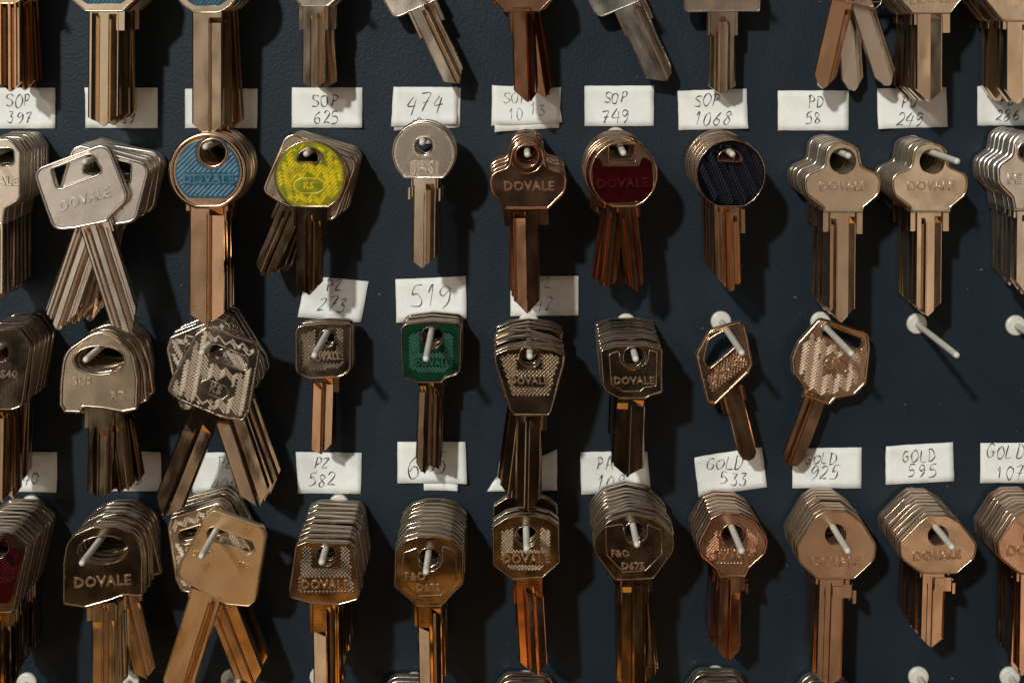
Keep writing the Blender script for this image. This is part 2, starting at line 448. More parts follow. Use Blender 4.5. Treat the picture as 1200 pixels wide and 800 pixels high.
_dg = bpy.context.evaluated_depsgraph_get
_txt = {}
def text_mesh(s, size, ext=0.00014, bold=0.0):
    k = (s, round(size, 6), ext, bold)
    if k not in _txt:
        cu = bpy.data.curves.new("lettering", 'FONT'); cu.body = s; cu.size = size; cu.extrude = ext; cu.offset = bold
        cu.align_x = 'CENTER'; cu.align_y = 'CENTER'; cu.space_character = 1.08; cu.resolution_u = 2; cu.bevel_depth = size * 0.032; cu.bevel_resolution = 0
        o = bpy.data.objects.new("lettering", cu); COL.objects.link(o)
        dg = _dg(); dg.update()
        me = bpy.data.meshes.new_from_object(o.evaluated_get(dg)); me.name = "lettering"; me.materials.clear()
        me.transform(Matrix.Rotation(R(90), 4, 'X'))
        bpy.data.objects.remove(o); bpy.data.curves.remove(cu); _txt[k] = me
    return _txt[k]

# ---------------------------------------------------------------- the board
bm = bmesh.new(); bmesh.ops.create_cube(bm, size=1)
for v in bm.verts: v.co = Vector((v.co.x * 0.62, v.co.y * 0.012 + 0.006, v.co.z * 0.5 - 0.07))
me = bpy.data.meshes.new("display_board"); bm.to_mesh(me); bm.free()
board = link("display_board", me, None, MAT['board']); board['kind'] = 'structure'

# ---------------------------------------------------------------- paper labels with handwriting
GL = {  # pen strokes in a 0..1 box
 'S': [[(.95, .85), (.6, 1), (.2, .9), (.15, .68), (.5, .5), (.85, .35), (.75, .1), (.4, 0), (.02, .1)]],
 'O': [[(.5, 1), (.15, .8), (.05, .4), (.3, .02), (.7, .05), (.95, .45), (.85, .85), (.5, 1), (.4, .95)]],
 'o': [[(.5, .72), (.15, .6), (.05, .3), (.3, .02), (.7, .05), (.95, .35), (.85, .62), (.5, .72)]],
 'P': [[(.22, 0), (.3, .5), (.32, .98)], [(.1, .9), (.5, 1.02), (.9, .85), (.8, .58), (.5, .46), (.3, .45)]],
 'D': [[(.2, 0), (.22, 1)], [(.05, .98), (.5, .98), (.9, .7), (.92, .35), (.6, .03), (.12, 0)]],
 'G': [[(.85, .85), (.5, 1), (.15, .7), (.08, .3), (.4, 0), (.8, .1), (.88, .4), (.5, .42)]],
 'L': [[(.2, 1), (.15, .05), (.85, .0)]],
 'A': [[(.05, 0), (.5, 1), (.9, 0)], [(.2, .35), (.8, .4)]],
 'Z': [[(.05, .9), (.9, .98), (.1, .05), (.95, .08)]],
 'z': [[(.05, .62), (.85, .68), (.1, .05), (.95, .0)]],
 '0': [[(.55, 1), (.2, .8), (.1, .35), (.4, 0), (.75, .2), (.85, .65), (.55, 1)]],
 '1': [[(.25, .7), (.55, 1), (.5, 0)]],
 '2': [[(.12, .8), (.4, 1), (.8, .88), (.72, .55), (.1, .03), (.5, .1), (.95, .02)]],
 '3': [[(.15, .95), (.8, .95), (.45, .58), (.85, .4), (.75, .08), (.35, -.02), (.05, .1)]],
 '4': [[(.55, 1), (.05, .38), (.9, .45)], [(.8, .85), (.6, -.1)]],
 '5': [[(.9, 1), (.3, .95), (.2, .55), (.6, .6), (.9, .35), (.7, .05), (.1, 0)]],
 '6': [[(.75, 1), (.3, .65), (.1, .25), (.4, 0), (.8, .15), (.75, .42), (.4, .48), (.15, .3)]],
 '7': [[(.08, .92), (.9, 1), (.55, .5), (.35, 0)], [(.3, .5), (.85, .52)]],
 '8': [[(.8, .85), (.45, 1), (.2, .78), (.5, .52), (.85, .25), (.5, -.02), (.15, .2), (.5, .52), (.85, .82)]],
 '9': [[(.85, .85), (.4, 1), (.12, .72), (.4, .5), (.85, .8), (.75, .3), (.35, -.05)]],
 '?': [[(.1, .1), (.3, .3), (.5, .1), (.7, .35), (.9, .1)]],
}
def handwriting(words, conv, f, y, pen):
    """words: (text, cx, cy, height) in zoom pixels; thin ink ribbons lying on the paper"""
    V = []; F = []
    for text, cx, cy, h, *sl in words:
        sl = sl[0] if sl else 0.08
        wch = h * .62; tot = wch * 1.18 * len(text); x0 = cx - tot / 2
        for i, c in enumerate(text):
            if c == ' ': continue
            jx, jy, js = random.uniform(-.06, .06) * h, random.uniform(-.07, .07) * h, random.uniform(.9, 1.08)
            for st in GL[c]:
                pts = []
                for (a, b) in st:
                    a += random.uniform(-.07, .07); b += random.uniform(-.055, .055)
                    X = x0 + i * wch * 1.18 + (a + sl * b) * wch * js + jx; Y = cy + h / 2 - b * h * js + jy
                    pts.append(Vector(conv(X, Y)))
                # smooth
                sm = []
                for k in range(len(pts) - 1):
                    q0 = pts[max(k - 1, 0)]; q1 = pts[k]; q2 = pts[k + 1]; q3 = pts[min(k + 2, len(pts) - 1)]
                    for t in (0, .2, .4, .6, .8):
                        sm.append(0.5 * ((2 * q1) + (q2 - q0) * t + (2 * q0 - 5 * q1 + 4 * q2 - q3) * t * t + (3 * q1 - q0 - 3 * q2 + q3) * t ** 3))
                sm.append(pts[-1]); n = len(sm); o = len(V); ph = random.random() * 6
                for k, q in enumerate(sm):
                    d = (sm[min(k + 1, n - 1)] - sm[max(k - 1, 0)]); d = d.normalized() if d.length > 0 else Vector((1, 0)); nn = Vector((-d.y, d.x))
                    wd = pen * (0.75 + .35 * math.sin(ph + k * .5)) * (.6 if k in (0, n - 1) else 1)
                    V += [(q.x + nn.x * wd, y, q.y + nn.y * wd), (q.x - nn.x * wd, y, q.y - nn.y * wd)]
                for k in range(n - 1): F.append((o + 2 * k, o + 2 * k + 1, o + 2 * k + 3, o + 2 * k + 2))
    me = bpy.data.meshes.new("handwriting"); me.from_pydata(V, [], F); me.update(); return me

CROPS = {'a1': (0, 0, 3.722), 'a2': (300, 0, 3.722), 'a3': (600, 0, 3.722), 'a4': (880, 0, 3.722),
         'b1': (0, 140, 3.078), 'b2': (300, 140, 3.078), 'b3': (560, 140, 3.077), 'b4': (880, 140, 3.078),
         'c1': (0, 350, 3.076), 'c2': (310, 350, 3.078), 'c3': (550, 350, 3.078), 'c4': (800, 340, 2.963),
         'd1': (0, 560, 3.333), 'd2': (310, 560, 3.334), 'd3': (550, 560, 3.333), 'd4': (780, 560, 2.857), 'px': (0, 0, 1.0)}

def paper_label(crop, quad, words, label, ink='pencil', pen=0.00018, h=0.0006, blank=False):
    """quad: four corners (TL, TR, BR, BL) in zoom pixels"""
    ox, oy, z = CROPS[crop]; f = P / z
    cx = sum(q[0] for q in quad) / 4; cy = sum(q[1] for q in quad) / 4
    base = at(ox + cx / z, oy + cy / z, h)
    conv = lambda x, y: ((x - cx) * f, -(y - cy) * f)
    root = link("paper_label", None, None, None, base)
    tag(root, label, "paper label", "handwritten paper labels on the board")
    nx, nz = 12, 6; V = []; F = []
    c = [Vector(conv(*q)) for q in quad]; ph = random.uniform(0, 6); am = random.uniform(.00005, .00022)
    cor = random.choice([(0, 0), (1, 0), (1, 1), (0, 1)]); lift = random.uniform(.0004, .0016)
    def wav(s, t):
        d = abs(s - cor[0]) + abs(t - cor[1])
        return -(math.sin(ph + s * 3.3) * am * .5 + am * .5 + lift * max(0, 1 - d * 2.2) ** 2)
    for side in (0, 1):
        for j in range(nz + 1):
            for i in range(nx + 1):
                s, t = i / nx, j / nz
                p = (c[0] * (1 - s) + c[1] * s) * (1 - t) + (c[3] * (1 - s) + c[2] * s) * t
                e = Vector((0, 0))
                if j in (0, nz) or i in (0, nx): e = Vector((random.uniform(-1, 1), random.uniform(-1, 1))) * .00006
                V.append((p.x + e.x, wav(s, t) + side * .00018, p.y + e.y))
    k = (nx + 1) * (nz + 1)
    for j in range(nz):
        for i in range(nx):
            a = j * (nx + 1) + i
            F.append((a, a + nx + 1, a + nx + 2, a + 1)); F.append((k + a, k + a + 1, k + a + nx + 2, k + a + nx + 1))
    edge = [i for i in range(nx + 1)] + [j * (nx + 1) + nx for j in range(1, nz + 1)] + [nz * (nx + 1) + i for i in range(nx - 1, -1, -1)] + [j * (nx + 1) for j in range(nz - 1, 0, -1)]
    for a, b in zip(edge, edge[1:] + edge[:1]): F.append((a, b, k + b, k + a))
    me = bpy.data.meshes.new("paper"); me.from_pydata(V, [], F); me.update()
    for p in me.polygons: p.use_smooth = abs(p.normal.y) > .7
    sheet = link("paper", me, root, MAT['paper'])
    if words:
        hw = handwriting(words, conv, f, 0, pen)
        # lay the ink on the waved sheet
        inv = lambda x, z_: ((x - c[0].x) / max(1e-9, (c[1].x - c[0].x)), (c[0].y - z_) / max(1e-9, (c[0].y - c[3].y)))
        for v in hw.vertices: v.co.y = wav(*[min(1, max(0, q)) for q in inv(v.co.x, v.co.z)]) - 0.00009
        link("handwriting", hw, root, MAT[ink])
    return root
def box4(x0, y0, x1, y1, dx=0, dy=0): return [(x0, y0), (x1, y0 + dy), (x1 + dx, y1 + dy), (x0 + dx, y1)]
PL = paper_label
PL('a1', box4(-66, 384, 240, 561), [('SOP', 82, 440, 50), ('397', 88, 512, 52, .2)], "white paper label handwritten 397 at the left edge under the top row")
PL('a1', box4(373, 383, 687, 559), [('SOP', 500, 440, 46), ('289', 545, 515, 44, .2)], "white paper label half hidden behind the leftmost blue enamel key's blade")
PL('a1', box4(808, 388, 1123, 559), [('SOP', 950, 440, 46), ('521', 940, 512, 44)], "white paper label almost covered by the wide plain blade above the blue round key")
PL('a2', box4(157, 383, 463, 557), [('SOP', 302, 442, 52), ('625', 308, 515, 50)], "white paper label handwritten 625 above the yellow round key")
PL('a2', [(603, 382), (893, 385), (889, 556), (603, 570)], None, "blank paper sheet tucked behind the label reading 474", h=.0005)
PL('a2', [(600, 380), (880, 381), (874, 540), (590, 553)], [('474', 735, 450, 78, .3), ('?o?', 715, 520, 30)], "white paper label with large bold number 474", 'ink', .00017, h=.0010)
PL('a2', [(1040, 385), (1330, 382), (1322, 558), (1042, 575)], None, "blank paper sheet sticking out behind the label reading 1013", h=.0005)
PL('a2', [(1030, 373), (1312, 388), (1335, 535), (1028, 548)], [('SOP', 1130, 425, 46), ('10', 1135, 497, 52), ('13', 1228, 477, 52)], "crooked white paper label handwritten 1013 behind the coppery blade", 'ink', .00011, h=.0010)
PL('a3', box4(317, 375, 618, 550), [('SOP', 450, 425, 46, .25), ('749', 452, 508, 56)], "white paper label handwritten 749 above the red enamel key")
PL('a3', [(723, 397), (1023, 388), (1028, 560), (728, 568)], [('SOP', 850, 438, 54, .3), ('1068', 872, 517, 58, .4)], "white paper label handwritten 1068 above the navy enamel key")
PL('a4', box4(118, 396, 425, 569), [('PD', 282, 447, 50), ('58', 272, 516, 52)], "white paper label handwritten PD 58 with a small black mark on its top edge")
PL('a4', [(552, 387), (851, 382), (858, 554), (553, 562)], [('PD', 690, 447, 50, .2), ('249', 690, 520, 56, .4)], "white paper label handwritten PD 249")
PL('a4', box4(988, 377, 1310, 548), [('PD', 1115, 437, 48, .2), ('286', 1118, 503, 50, .4)], "white paper label handwritten PD 286 at the right edge")
PL('b2', [(182, 563), (406, 584), (379, 732), (150, 712)], [('PZ', 282, 598, 40, .2), ('273', 272, 666, 48, .5)], "tilted white paper label handwritten PZ 273 under the yellow round key")
PL('b2', [(503, 577), (756, 565), (760, 717), (507, 732)], [('519', 630, 640, 74, .1)], "white paper label with the single large number 519")
PL('b3', box4(118, 566, 362, 708, 0, -2), [('PZ', 240, 587, 36, .1), ('442', 225, 665, 50, .1)], "white paper label ending in 42 behind the long clover key's blade", 'ink', .00011)
PL('c1', box4(-45, 552, 205, 695), [('540', 95, 645, 40, .3)], "white paper label ending in 40 at the left edge of the third row", 'ink')
PL('c1', box4(345, 550, 581, 692), [('PZ', 455, 590, 40), ('495', 470, 645, 42)], "white paper label ending in 5 behind the key stamped RZ", 'ink')
PL('c1', box4(695, 553, 940, 698), [('PZ', 815, 588, 46), ('400', 805, 668, 46, .4)], "white paper label handwritten 400 between the two crossed weave key blades", 'ink', .00011)
PL('c2', [(113, 552), (350, 556), (347, 703), (122, 700)], [('PZ', 205, 592, 40, .3), ('582', 208, 650, 46, .2)], "white paper label handwritten PZ 582")
PL('c2', box4(575, 575, 697, 690), None, "small paper sheet showing below the label reading 685", h=.0005)
PL('c2', [(480, 516), (724, 516), (730, 664), (480, 664)], [('6', 540, 600, 84, .1), ('8', 598, 590, 60, .1), ('5', 634, 588, 72, .1)], "white paper label with large bold 685 behind the green key's blade", 'ink', .00020, h=.0010)
PL('c3', [(98, 640), (316, 543), (316, 690), (64, 694)], None, "blank curled paper label behind the dark trapezoid key's long blade")
PL('c3', [(400, 553), (640, 548), (654, 690), (404, 705)], [('PA', 488, 592, 46), ('109', 512, 660, 50, .2)], "white paper label handwritten PA 109")
PL('c3', [(810, 570), (1055, 535), (1073, 678), (828, 714)], [('GoLD', 920, 590, 46, .3), ('533', 955, 645, 48, .2)], "tilted white paper label handwritten GOLD 533")
PL('c4', [(380, 548), (621, 546), (620, 687), (382, 686)], [('GoLD', 478, 582, 38, .3), ('925', 487, 635, 46, .5)], "white paper label handwritten GOLD 925")
PL('c4', [(704, 540), (938, 528), (942, 662), (706, 674)], [('GOLD', 820, 575, 40, .1), ('595', 832, 624, 46, .2)], "white paper label handwritten GOLD 595 under the bare hook")
PL('c4', box4(1034, 530, 1270, 668), [('GOLD', 1118, 558, 46, .3), ('1073', 1152, 632, 46)], "white paper label handwritten GOLD 107 cut off by the right edge")

# ---------------------------------------------------------------- hooks
def lathe(name, prof, n=20):
    V = []; F = []; m = len(prof)
    for i in range(n):
        a = 2 * math.pi * i / n
        for r, y in prof: V.append((r * math.cos(a), y, r * math.sin(a)))
    for i in range(n):
        for j in range(m - 1):
            a, b = i * m + j, ((i + 1) % n) * m + j
            F.append((a, b, b + 1, a + 1))
    me = bpy.data.meshes.new(name); me.from_pydata(V, [], F); me.update()
    for p in me.polygons: p.use_smooth = True
    return me
base_me = lathe("base", [(0.0003, -.0013), (.0013, -.00125), (.0024, -.0011), (.0028, -.0009), (.0030, -.0005), (.0030, .0)], 36); 
for p in base_me.polygons: p.use_smooth = False
base_me.materials.append(MAT['plastic'])
ROD = 0.00088
def rod_mesh(L):
    return lathe("rod", [(0.00002, -L), (ROD * .6, -L + .0001), (ROD * .95, -L + .0006), (ROD, -L + .0013), (ROD * 1.03, -L * .5), (ROD, -.002), (ROD, -.0002)], 14)
DROOP = math.tan(R(3.0))
def hook(base, label, L=0.042, yaw=0.0, droop=DROOP):
    root = link("hook", None, None, None, base)
    tag(root, label, "hook", "white hooks on the board")
    link("base", base_me, root)
    r = link("rod", rod_mesh(L), root, MAT['plastic']); r.rotation_euler = (math.atan(droop), 0, yaw)
    return root

# ---------------------------------------------------------------- keys
ORD = ["", "second", "third", "fourth", "fifth", "sixth", "seventh", "eighth", "ninth", "tenth", "eleventh", "twelfth", "thirteenth"]
def key_type(crop, hang, hf, head, holes, blade, gr=(), tip=((-1, 30), (0, 0), (1, 30)), tabs=(), gs=20, metal='nickel', rim=8, tex=None,
             texpitch=12, texrot=0, text=(), inlay=None, panel=None, rimholes=True, marks=(), relh=.00020, bmetal=None, rhang=None, neck=None, texclip=None):
    """everything in zoom pixels of one crop; returns the meshes of one key blank"""
    ox, oy, z = CROPS[crop]; m = P * (D - hf) / D; f = m / z
    uh, vh = ox + hang[0] / z, oy + hang[1] / z
    conv = lambda x, y: ((x - hang[0]) * f, -(y - hang[1]) * f)
    k = dict(metal=metal, hf=hf, pos=at(uh, vh, hf), sub=[], rh=Vector(conv(*rhang)) if rhang else None)
    outer = Shape(head, conv, f); hs = [Shape(h, conv, f) for h in holes]
    hd = T / 2; step = 0.00034
    k['head'] = plate("head", (outer, 0), [(h, 0) for h in hs], -hd + (step if rim else 0), hd, .00022, (MAT[metal], MAT[metal + '_edge']))
    w = rim * f
    if rim:
        r = bead("rim", outer, .00002, w * 1.1, -hd + step + .00002, step)
        k['sub'].append(("rim", r, MAT[metal], 1))
        if rimholes:
            for h in hs:
                wr = (rim * .7) * f
                r = bead("hole_rim", h, -wr, wr * .95, -hd + step + .00002, step * .9)
                k['sub'].append(("hole_rim", r, MAT[metal], 0))
    lp = outer.loop(.0002 + w * 1.35); hl = [h.loop(-(rim * 1.1) * f) for h in hs]
    yf = -hd + (step if rim else 0)
    boxes = [(*conv(a, b), *conv(c, d)) for a, b, c, d in (texclip or ())]
    base_y = yf
    if inlay:
        col, pts, = inlay[0], inlay[1]
        sh = Shape(pts, conv, f)
        hi = [(h, -(rim * .8) * f) for h in hs] if (len(inlay) < 3 or inlay[2]) else []
        e = plate("enamel_inlay", (sh, 0), hi, yf - .00016, yf + .0002, .00012)
        k['sub'].append(("enamel_inlay", e, ENAMEL[col][0], 1)); base_y = yf - .00016
        lp = sh.loop(.0004)
    if panel: lp = Shape(panel, conv, f).loop(0)
    if tex:
        def region(x, zz):
            if not inside((x, zz), lp): return False
            for h in hl:
                if inside((x, zz), h): return False
            for a, b, c, d in boxes:
                if a < x < c and d < zz < b: return False
            return True
        rm = relief("knurling" if tex != 'weave' else "weave_relief", tex, region, base_y, relh if tex != 'knurl' else relh / .0002 * .21 * 1.15 * texpitch * f, texpitch * f * (1.15 if tex == 'knurl' else 1), R(texrot))
        k['sub'].append((rm.name.split('.')[0], rm, ENAMEL[inlay[0]][1] if inlay else MAT[metal + ('_edge' if tex == 'weave' else '_worn' if tex == 'knurl' else '')], 0))
    for s, x, y, hgt, *rot in text:
        me = text_mesh(s, hgt * f * 1.3, bold=hgt * f * .018)
        k['sub'].append(("lettering", me, ENAMEL[inlay[0]][1] if inlay else MAT[metal + '_worn'], 0, (conv(x, y)[0], base_y - .00002, conv(x, y)[1]), R(rot[0]) if rot else 0))
    for mk in marks:                                   # raised lines on the head
        sh = Shape(mk, conv, f); wl = .00022
        r = bead("raised_line", sh, 0, wl * 2.2, base_y + .00001, .00019, 4)
        k['sub'].append(("raised_line", r, ENAMEL[inlay[0]][1] if inlay else MAT[metal], 0))
    x0, y0, x1, y1, bw = blade
    a, b = Vector(conv(x0, y0)), Vector(conv(x1, y1)); d = b - a
    k['bpos'] = a; k['brot'] = math.atan2(-d.x, -d.y)
    k['blade'] = blade_mesh(bw / 2 * f, d.length, gr, tip, tabs, gs * f, f)
    k['blade'].materials.append(MAT[(bmetal or metal) + '_blade'])
    return k

def place_key(k, pos, rot, tilt, yaw, label, detail):
    root = link("key", None, None, None, pos); root.rotation_mode = 'XYZ'
    M = Matrix.Rotation(R(yaw), 4, 'Z') @ Matrix.Rotation(R(tilt), 4, 'X') @ Matrix.Rotation(-R(rot), 4, 'Y')
    root.rotation_euler = M.to_euler('XYZ')
    tag(root, label, "key", "keys hanging on the board")
    head = link("head", k['head'], root)
    for s in k['sub']:
        if s[3] or detail:
            o = link(s[0], s[1], head, s[2], s[4] if len(s) > 4 else None)
            if len(s) > 5: o.rotation_euler = (0, -s[5], 0)
    bl = link("blade", k['blade'], root, None, (k['bpos'].x, 0, k['bpos'].y)); bl.rotation_euler = (0, k['brot'], 0)
    return root

NKEYS = 0
def stack(k, n, who, ref, splay=(0,), rear=None, tilt=0.0, yaw=0.0, h0=0.0038, L=0.042, gaps=(), hk=True, droop=DROOP, jig=1.3, cat=None, others=None):
    """n keys on one hook; splay: degrees each key (front first) swings; rear: another key_type for those behind"""
    global NKEYS
    hf = k['hf']; p = k['pos']
    base = Vector((p.x, 0, p.z + hf * droop))
    if hk: hook(base, "white hook holding the " + (others or ref), L, 0, droop)
    depth = hf - T / 2
    avail = depth - max(T * .5 + .0016, h0 - T * .5); tight = T * 1.015
    n = max(1, min(n, int(avail / tight) + 1))
    wts = [gaps[i] * 3 if i < len(gaps) and gaps[i] != 1 else random.expovariate(1) ** 1.3 for i in range(n - 1)]; extra = avail - tight * (n - 1)
    for i in range(n):
        if i: depth -= tight + extra * wts[i - 1] / sum(wts)
        kk = k if (i == 0 or rear is None) else rear
        z = p.z + (hf - T / 2 - depth) * droop
        s = splay[i] if i < len(splay) else splay[-1] + random.uniform(-jig, jig)
        if i: s += random.uniform(-.3, .3) * jig
        x = p.x + (random.uniform(-.0002, .0002) if i else 0)
        if i and kk.get('rh') is not None and abs(s) > 12:
            a_ = R(s); q = kk['rh']; x -= q.x * math.cos(a_) - q.y * math.sin(a_); z -= q.x * math.sin(a_) + q.y * math.cos(a_)
        lab = who if i == 0 else f"{ORD[i]} key from front, hook of the {ref}"
        jt = (0, 0) if i == 0 else (random.uniform(-.5, .5), random.uniform(-.6, .6))
        place_key(kk, Vector((x, -depth, z + (random.uniform(-.0002, .0001) if i else 0))), s, tilt + jt[0], yaw + jt[1], lab, i < 2 or (i < 3 and abs(s) > 8))
        NKEYS += 1

G1 = [(-.55, -.15, .42, .42), (.25, .75, .5, .3)]
VT = lambda a, c, d: ((-1, a), (c, 0), (1, d))
# ======================= top row: only the lower ends are in the picture
k = key_type('a1', (-10, -190), .018, [(-150, -150, 60), (-80, -250, 60), (70, -250, 60), (130, -150, 60), (100, 0, 40), (60, 20, 20), (-60, 20, 20), (-110, 0, 40)], [('c', -10, -170, 42)],
    (38, 5, 40, 402, 98), [(-.75, -.1, .45, .3), (.1, .45, .4, .5), (.6, .9, .3, .3)], VT(40, .05, 45), (), 4, 'bronze')
stack(k, 3, "brownish key with a vertically grooved blade, leftmost in the top row", "leftmost key in the top row", (0, 2))
k = key_type('a1', (450, -235), .022, [(285, -110, 60), (340, -255, 80), (560, -255, 80), (615, -110, 60), (600, -10, 30), (535, 52, 20), (368, 52, 20), (295, -10, 30)], [('c', 450, -215, 44)],
    (452, 40, 445, 552, 138), [(-.78, -.28, .15, .55, 15), (-.28, -.24, .5, 0, 30), (.28, .34, 0, .5, 20), (.34, .86, .55, .3, 20)], ((-1, 40), (-.2, 8), (0, 0), (1, 52)), [(50, 92, 0, 92)], 18, 'brass',
    inlay=('blue', [(330, -120, 50), (370, -210, 60), (530, -210, 60), (570, -120, 50), (550, 0, 30), (520, 18, 15), (380, 18, 15), (350, 0, 30)]), tex='hatch', texpitch=13, texrot=45)
stack(k, 5, "blue enamel key with two tapered grooves, left in the top row", "tapered groove blue key", (0, 1, 0), tilt=1)
k = key_type('a1', (900, -215), .022, [('cc', 900, -95, 160, 58)][0], [('c', 900, -200, 44)],
    (902, 40, 898, 592, 136), [(-.05, .06, .1, .45, 60), (.06, .14, -.02, .1, 40), (-.1, .06, .0, .0), (.08, .92, .5, .35, 36)], ((-1, 52), (-.12, 0), (.05, 0), (1, 46)), (), 20, 'brass',
    inlay=('blue', ('cc', 900, -95, 130, 25)), tex='hatch', texpitch=13, texrot=45)
stack(k, 4, "blue enamel key with a wide plain blade, second blue one in the top row", "wide bladed blue key", (0, 1.5, 3), tilt=2)
k = key_type('a2', (255, -200), .017, [(120, -110, 60), (170, -225, 60), (340, -225, 60), (390, -110, 60), (365, -15, 20), (312, 30, 20), (196, 30, 20), (150, -15, 20)], [('c', 255, -190, 40)],
    (252, 20, 250, 384, 102), [(-.35, -.1, .1, .45, 50), (.3, .72, .6, .35, 36), (.78, .9, .25, .25, 36)], ((-1, 28), (-.3, 2), (.05, 0), (1, 26)), [(-68, -49, 0, 110), (49, 64, 0, 110)], 36, 'nickel', tex='knurl', texpitch=14)
stack(k, 4, "nickel key ending just above the label reading 625", "grooved nickel key above label 625", (0, 4, 2), tilt=1)
k = key_type('a2', (600, -180), .010, [(505, -150, 50), (690, -205, 50), (790, -20, 40), (800, 0, 20), (600, 85, 34), (540, -20, 30)], [('c', 640, -110, 36)],
    (722, 28, 882, 366, 106), [(-.15, .18, .1, .5, 20), (.2, .62, .5, .4, -4 + 6), (.68, .9, .3, .3, 10)], ((-1, 36), (.0, 0), (.2, 0), (1, 62)), [(-66, -52, 0, 128), (52, 72, 0, 96)], 20, 'nickel')
stack(k, 1, "single scratched nickel key slanting to the right above the label reading 474", "slanting scratched nickel key", (0,), h0=.008, yaw=-3, tilt=-1)
k = key_type('a3', (40, -200), .022, [(-90, -110, 60), (-40, -225, 60), (120, -225, 60), (180, -110, 60), (190, -20, 30), (120, 52, 30), (-40, 52, 30), (-110, -20, 30)], [('c', 42, -180, 40)],
    (46, 30, 58, 448, 96), [(.25, .38, .0, .3, 20), (.38, .92, .55, .35, 10)], ((-1, 55), (.1, 4), (.3, 0), (1, 46)), [(-62, -46, 0, 108)], 12, 'copper')
stack(k, 4, "coppery key with a flat blade hanging over the label reading 1013", "flat bladed coppery key, top row middle", (0, 1, 7, 9), tilt=1, yaw=5.0)
k = key_type('a3', (420, -180), .010, [(300, -120, 50), (470, -205, 50), (570, -40, 40), (575, 0, 20), (372, 84, 40), (325, -10, 30)], [('c', 450, -110, 36)],
    (512, 24, 662, 360, 122), [(-.02, .07, .0, .22, 80), (.08, .14, .0, .0, 90), (.35, .86, .5, .25, 4)], ((-1, 46), (.1, 4), (.3, 0), (.8, 22), (1, 62)), [(-70, -60, 0, 116), (60, 76, 0, 92)], 20, 'silver')
stack(k, 1, "single pale nickel key slanting to the right above the label reading 749", "slanting pale nickel key", (0,), h0=.008, yaw=-2, tilt=2)
k = key_type('a3', (920, -230), .012, [(752, -60, 40), (800, -250, 60), (1040, -250, 60), (1089, -60, 40), (1086, 52, 12), (756, 52, 12)], [('c', 920, -200, 42)],
    (920, 46, 918, 410, 114), [(-.95, -.6, .4, .2, 90), (-.45, -.2, .0, .45, 70), (-.2, .32, .5, .5, 26), (.36, .62, .2, .0, 40)], ((-1, 36), (-.15, 0), (.05, 0), (1, 32)), [(-66, -55, 0, 108), (55, 70, 0, 108)], 26, 'nickel', tex='knurl', texpitch=14)
stack(k, 2, "square headed nickel key hanging over the label reading 1068", "square headed nickel key in the top row", (0, 1), h0=.009, tilt=2)
k = key_type('a4', (450, -170), .016, [(330, -90, 50), (430, -200, 60), (560, -190, 60), (600, -80, 40), (570, 20, 30), (545, 45, 20), (330, -5, 30)], [('c', 450, -160, 38)],
    (402, -5, 312, 386, 98), [(.42, .95, .5, .32, 40)], ((-1, 56), (-.3, 8), (.1, 0), (.5, 18), (1, 62)), (), 44, 'bronze', text=[('SOREX', 470, 0, 26, 6)])
k8 = key_type('a4', (450, -170), .016, [(330, -90, 50), (430, -200, 60), (560, -190, 60), (600, -80, 40), (570, 20, 30), (545, 45, 20), (330, -5, 30)], [('c', 450, -160, 38)],
    (402, -5, 312, 386, 98), [(.42, .95, .5, .32, 40)], ((-1, 56), (-.3, 8), (.1, 0), (.5, 18), (1, 62)), (), 44, 'silver')
stack(k, 3, "coppery key slanting to the left over a paler key, above label PD 58", "coppery slanting key above label PD 58", (0, 31, 17), rear=k8, h0=.008, L=.04)
k = key_type('a4', (785, -200), .024, [(620, -110, 60), (690, -235, 70), (880, -235, 70), (955, -110, 60), (930, -10, 30), (872, 62, 16), (705, 62, 16), (640, -10, 30)], [('c', 785, -185, 42)],
    (782, 55, 782, 446, 116), [(.08, .95, .45, .32, 2)], ((-1, 58), (0, 2), (.1, 0), (1, 50)), [(-70, -55, 0, 54), (55, 92, 0, 88)], 20, 'brass', text=[('DOVALE', 785, 0, 34, 3)])
stack(k, 6, "tan brass key over the label PD 249", "tan key beside the crossed coppery pair", (0, -1), tilt=1)
k = key_type('a4', (1165, -190), .024, [(1010, -110, 60), (1080, -220, 70), (1260, -220, 70), (1330, -110, 60), (1310, 0, 30), (1240, 96, 30), (1100, 96, 30), (1020, 0, 30)], [('c', 1165, -175, 42)],
    (1170, 88, 1170, 452, 106), [(.3, .9, .45, .32)], ((-1, 62), (-.1, 0), (.1, 0), (1, 50)), [(-70, -52, 0, 40)], 20, 'brass')
stack(k, 4, "tan brass key over the label PD 286, rightmost in the top row", "tan key in the top right corner", (0, -1), tilt=1)

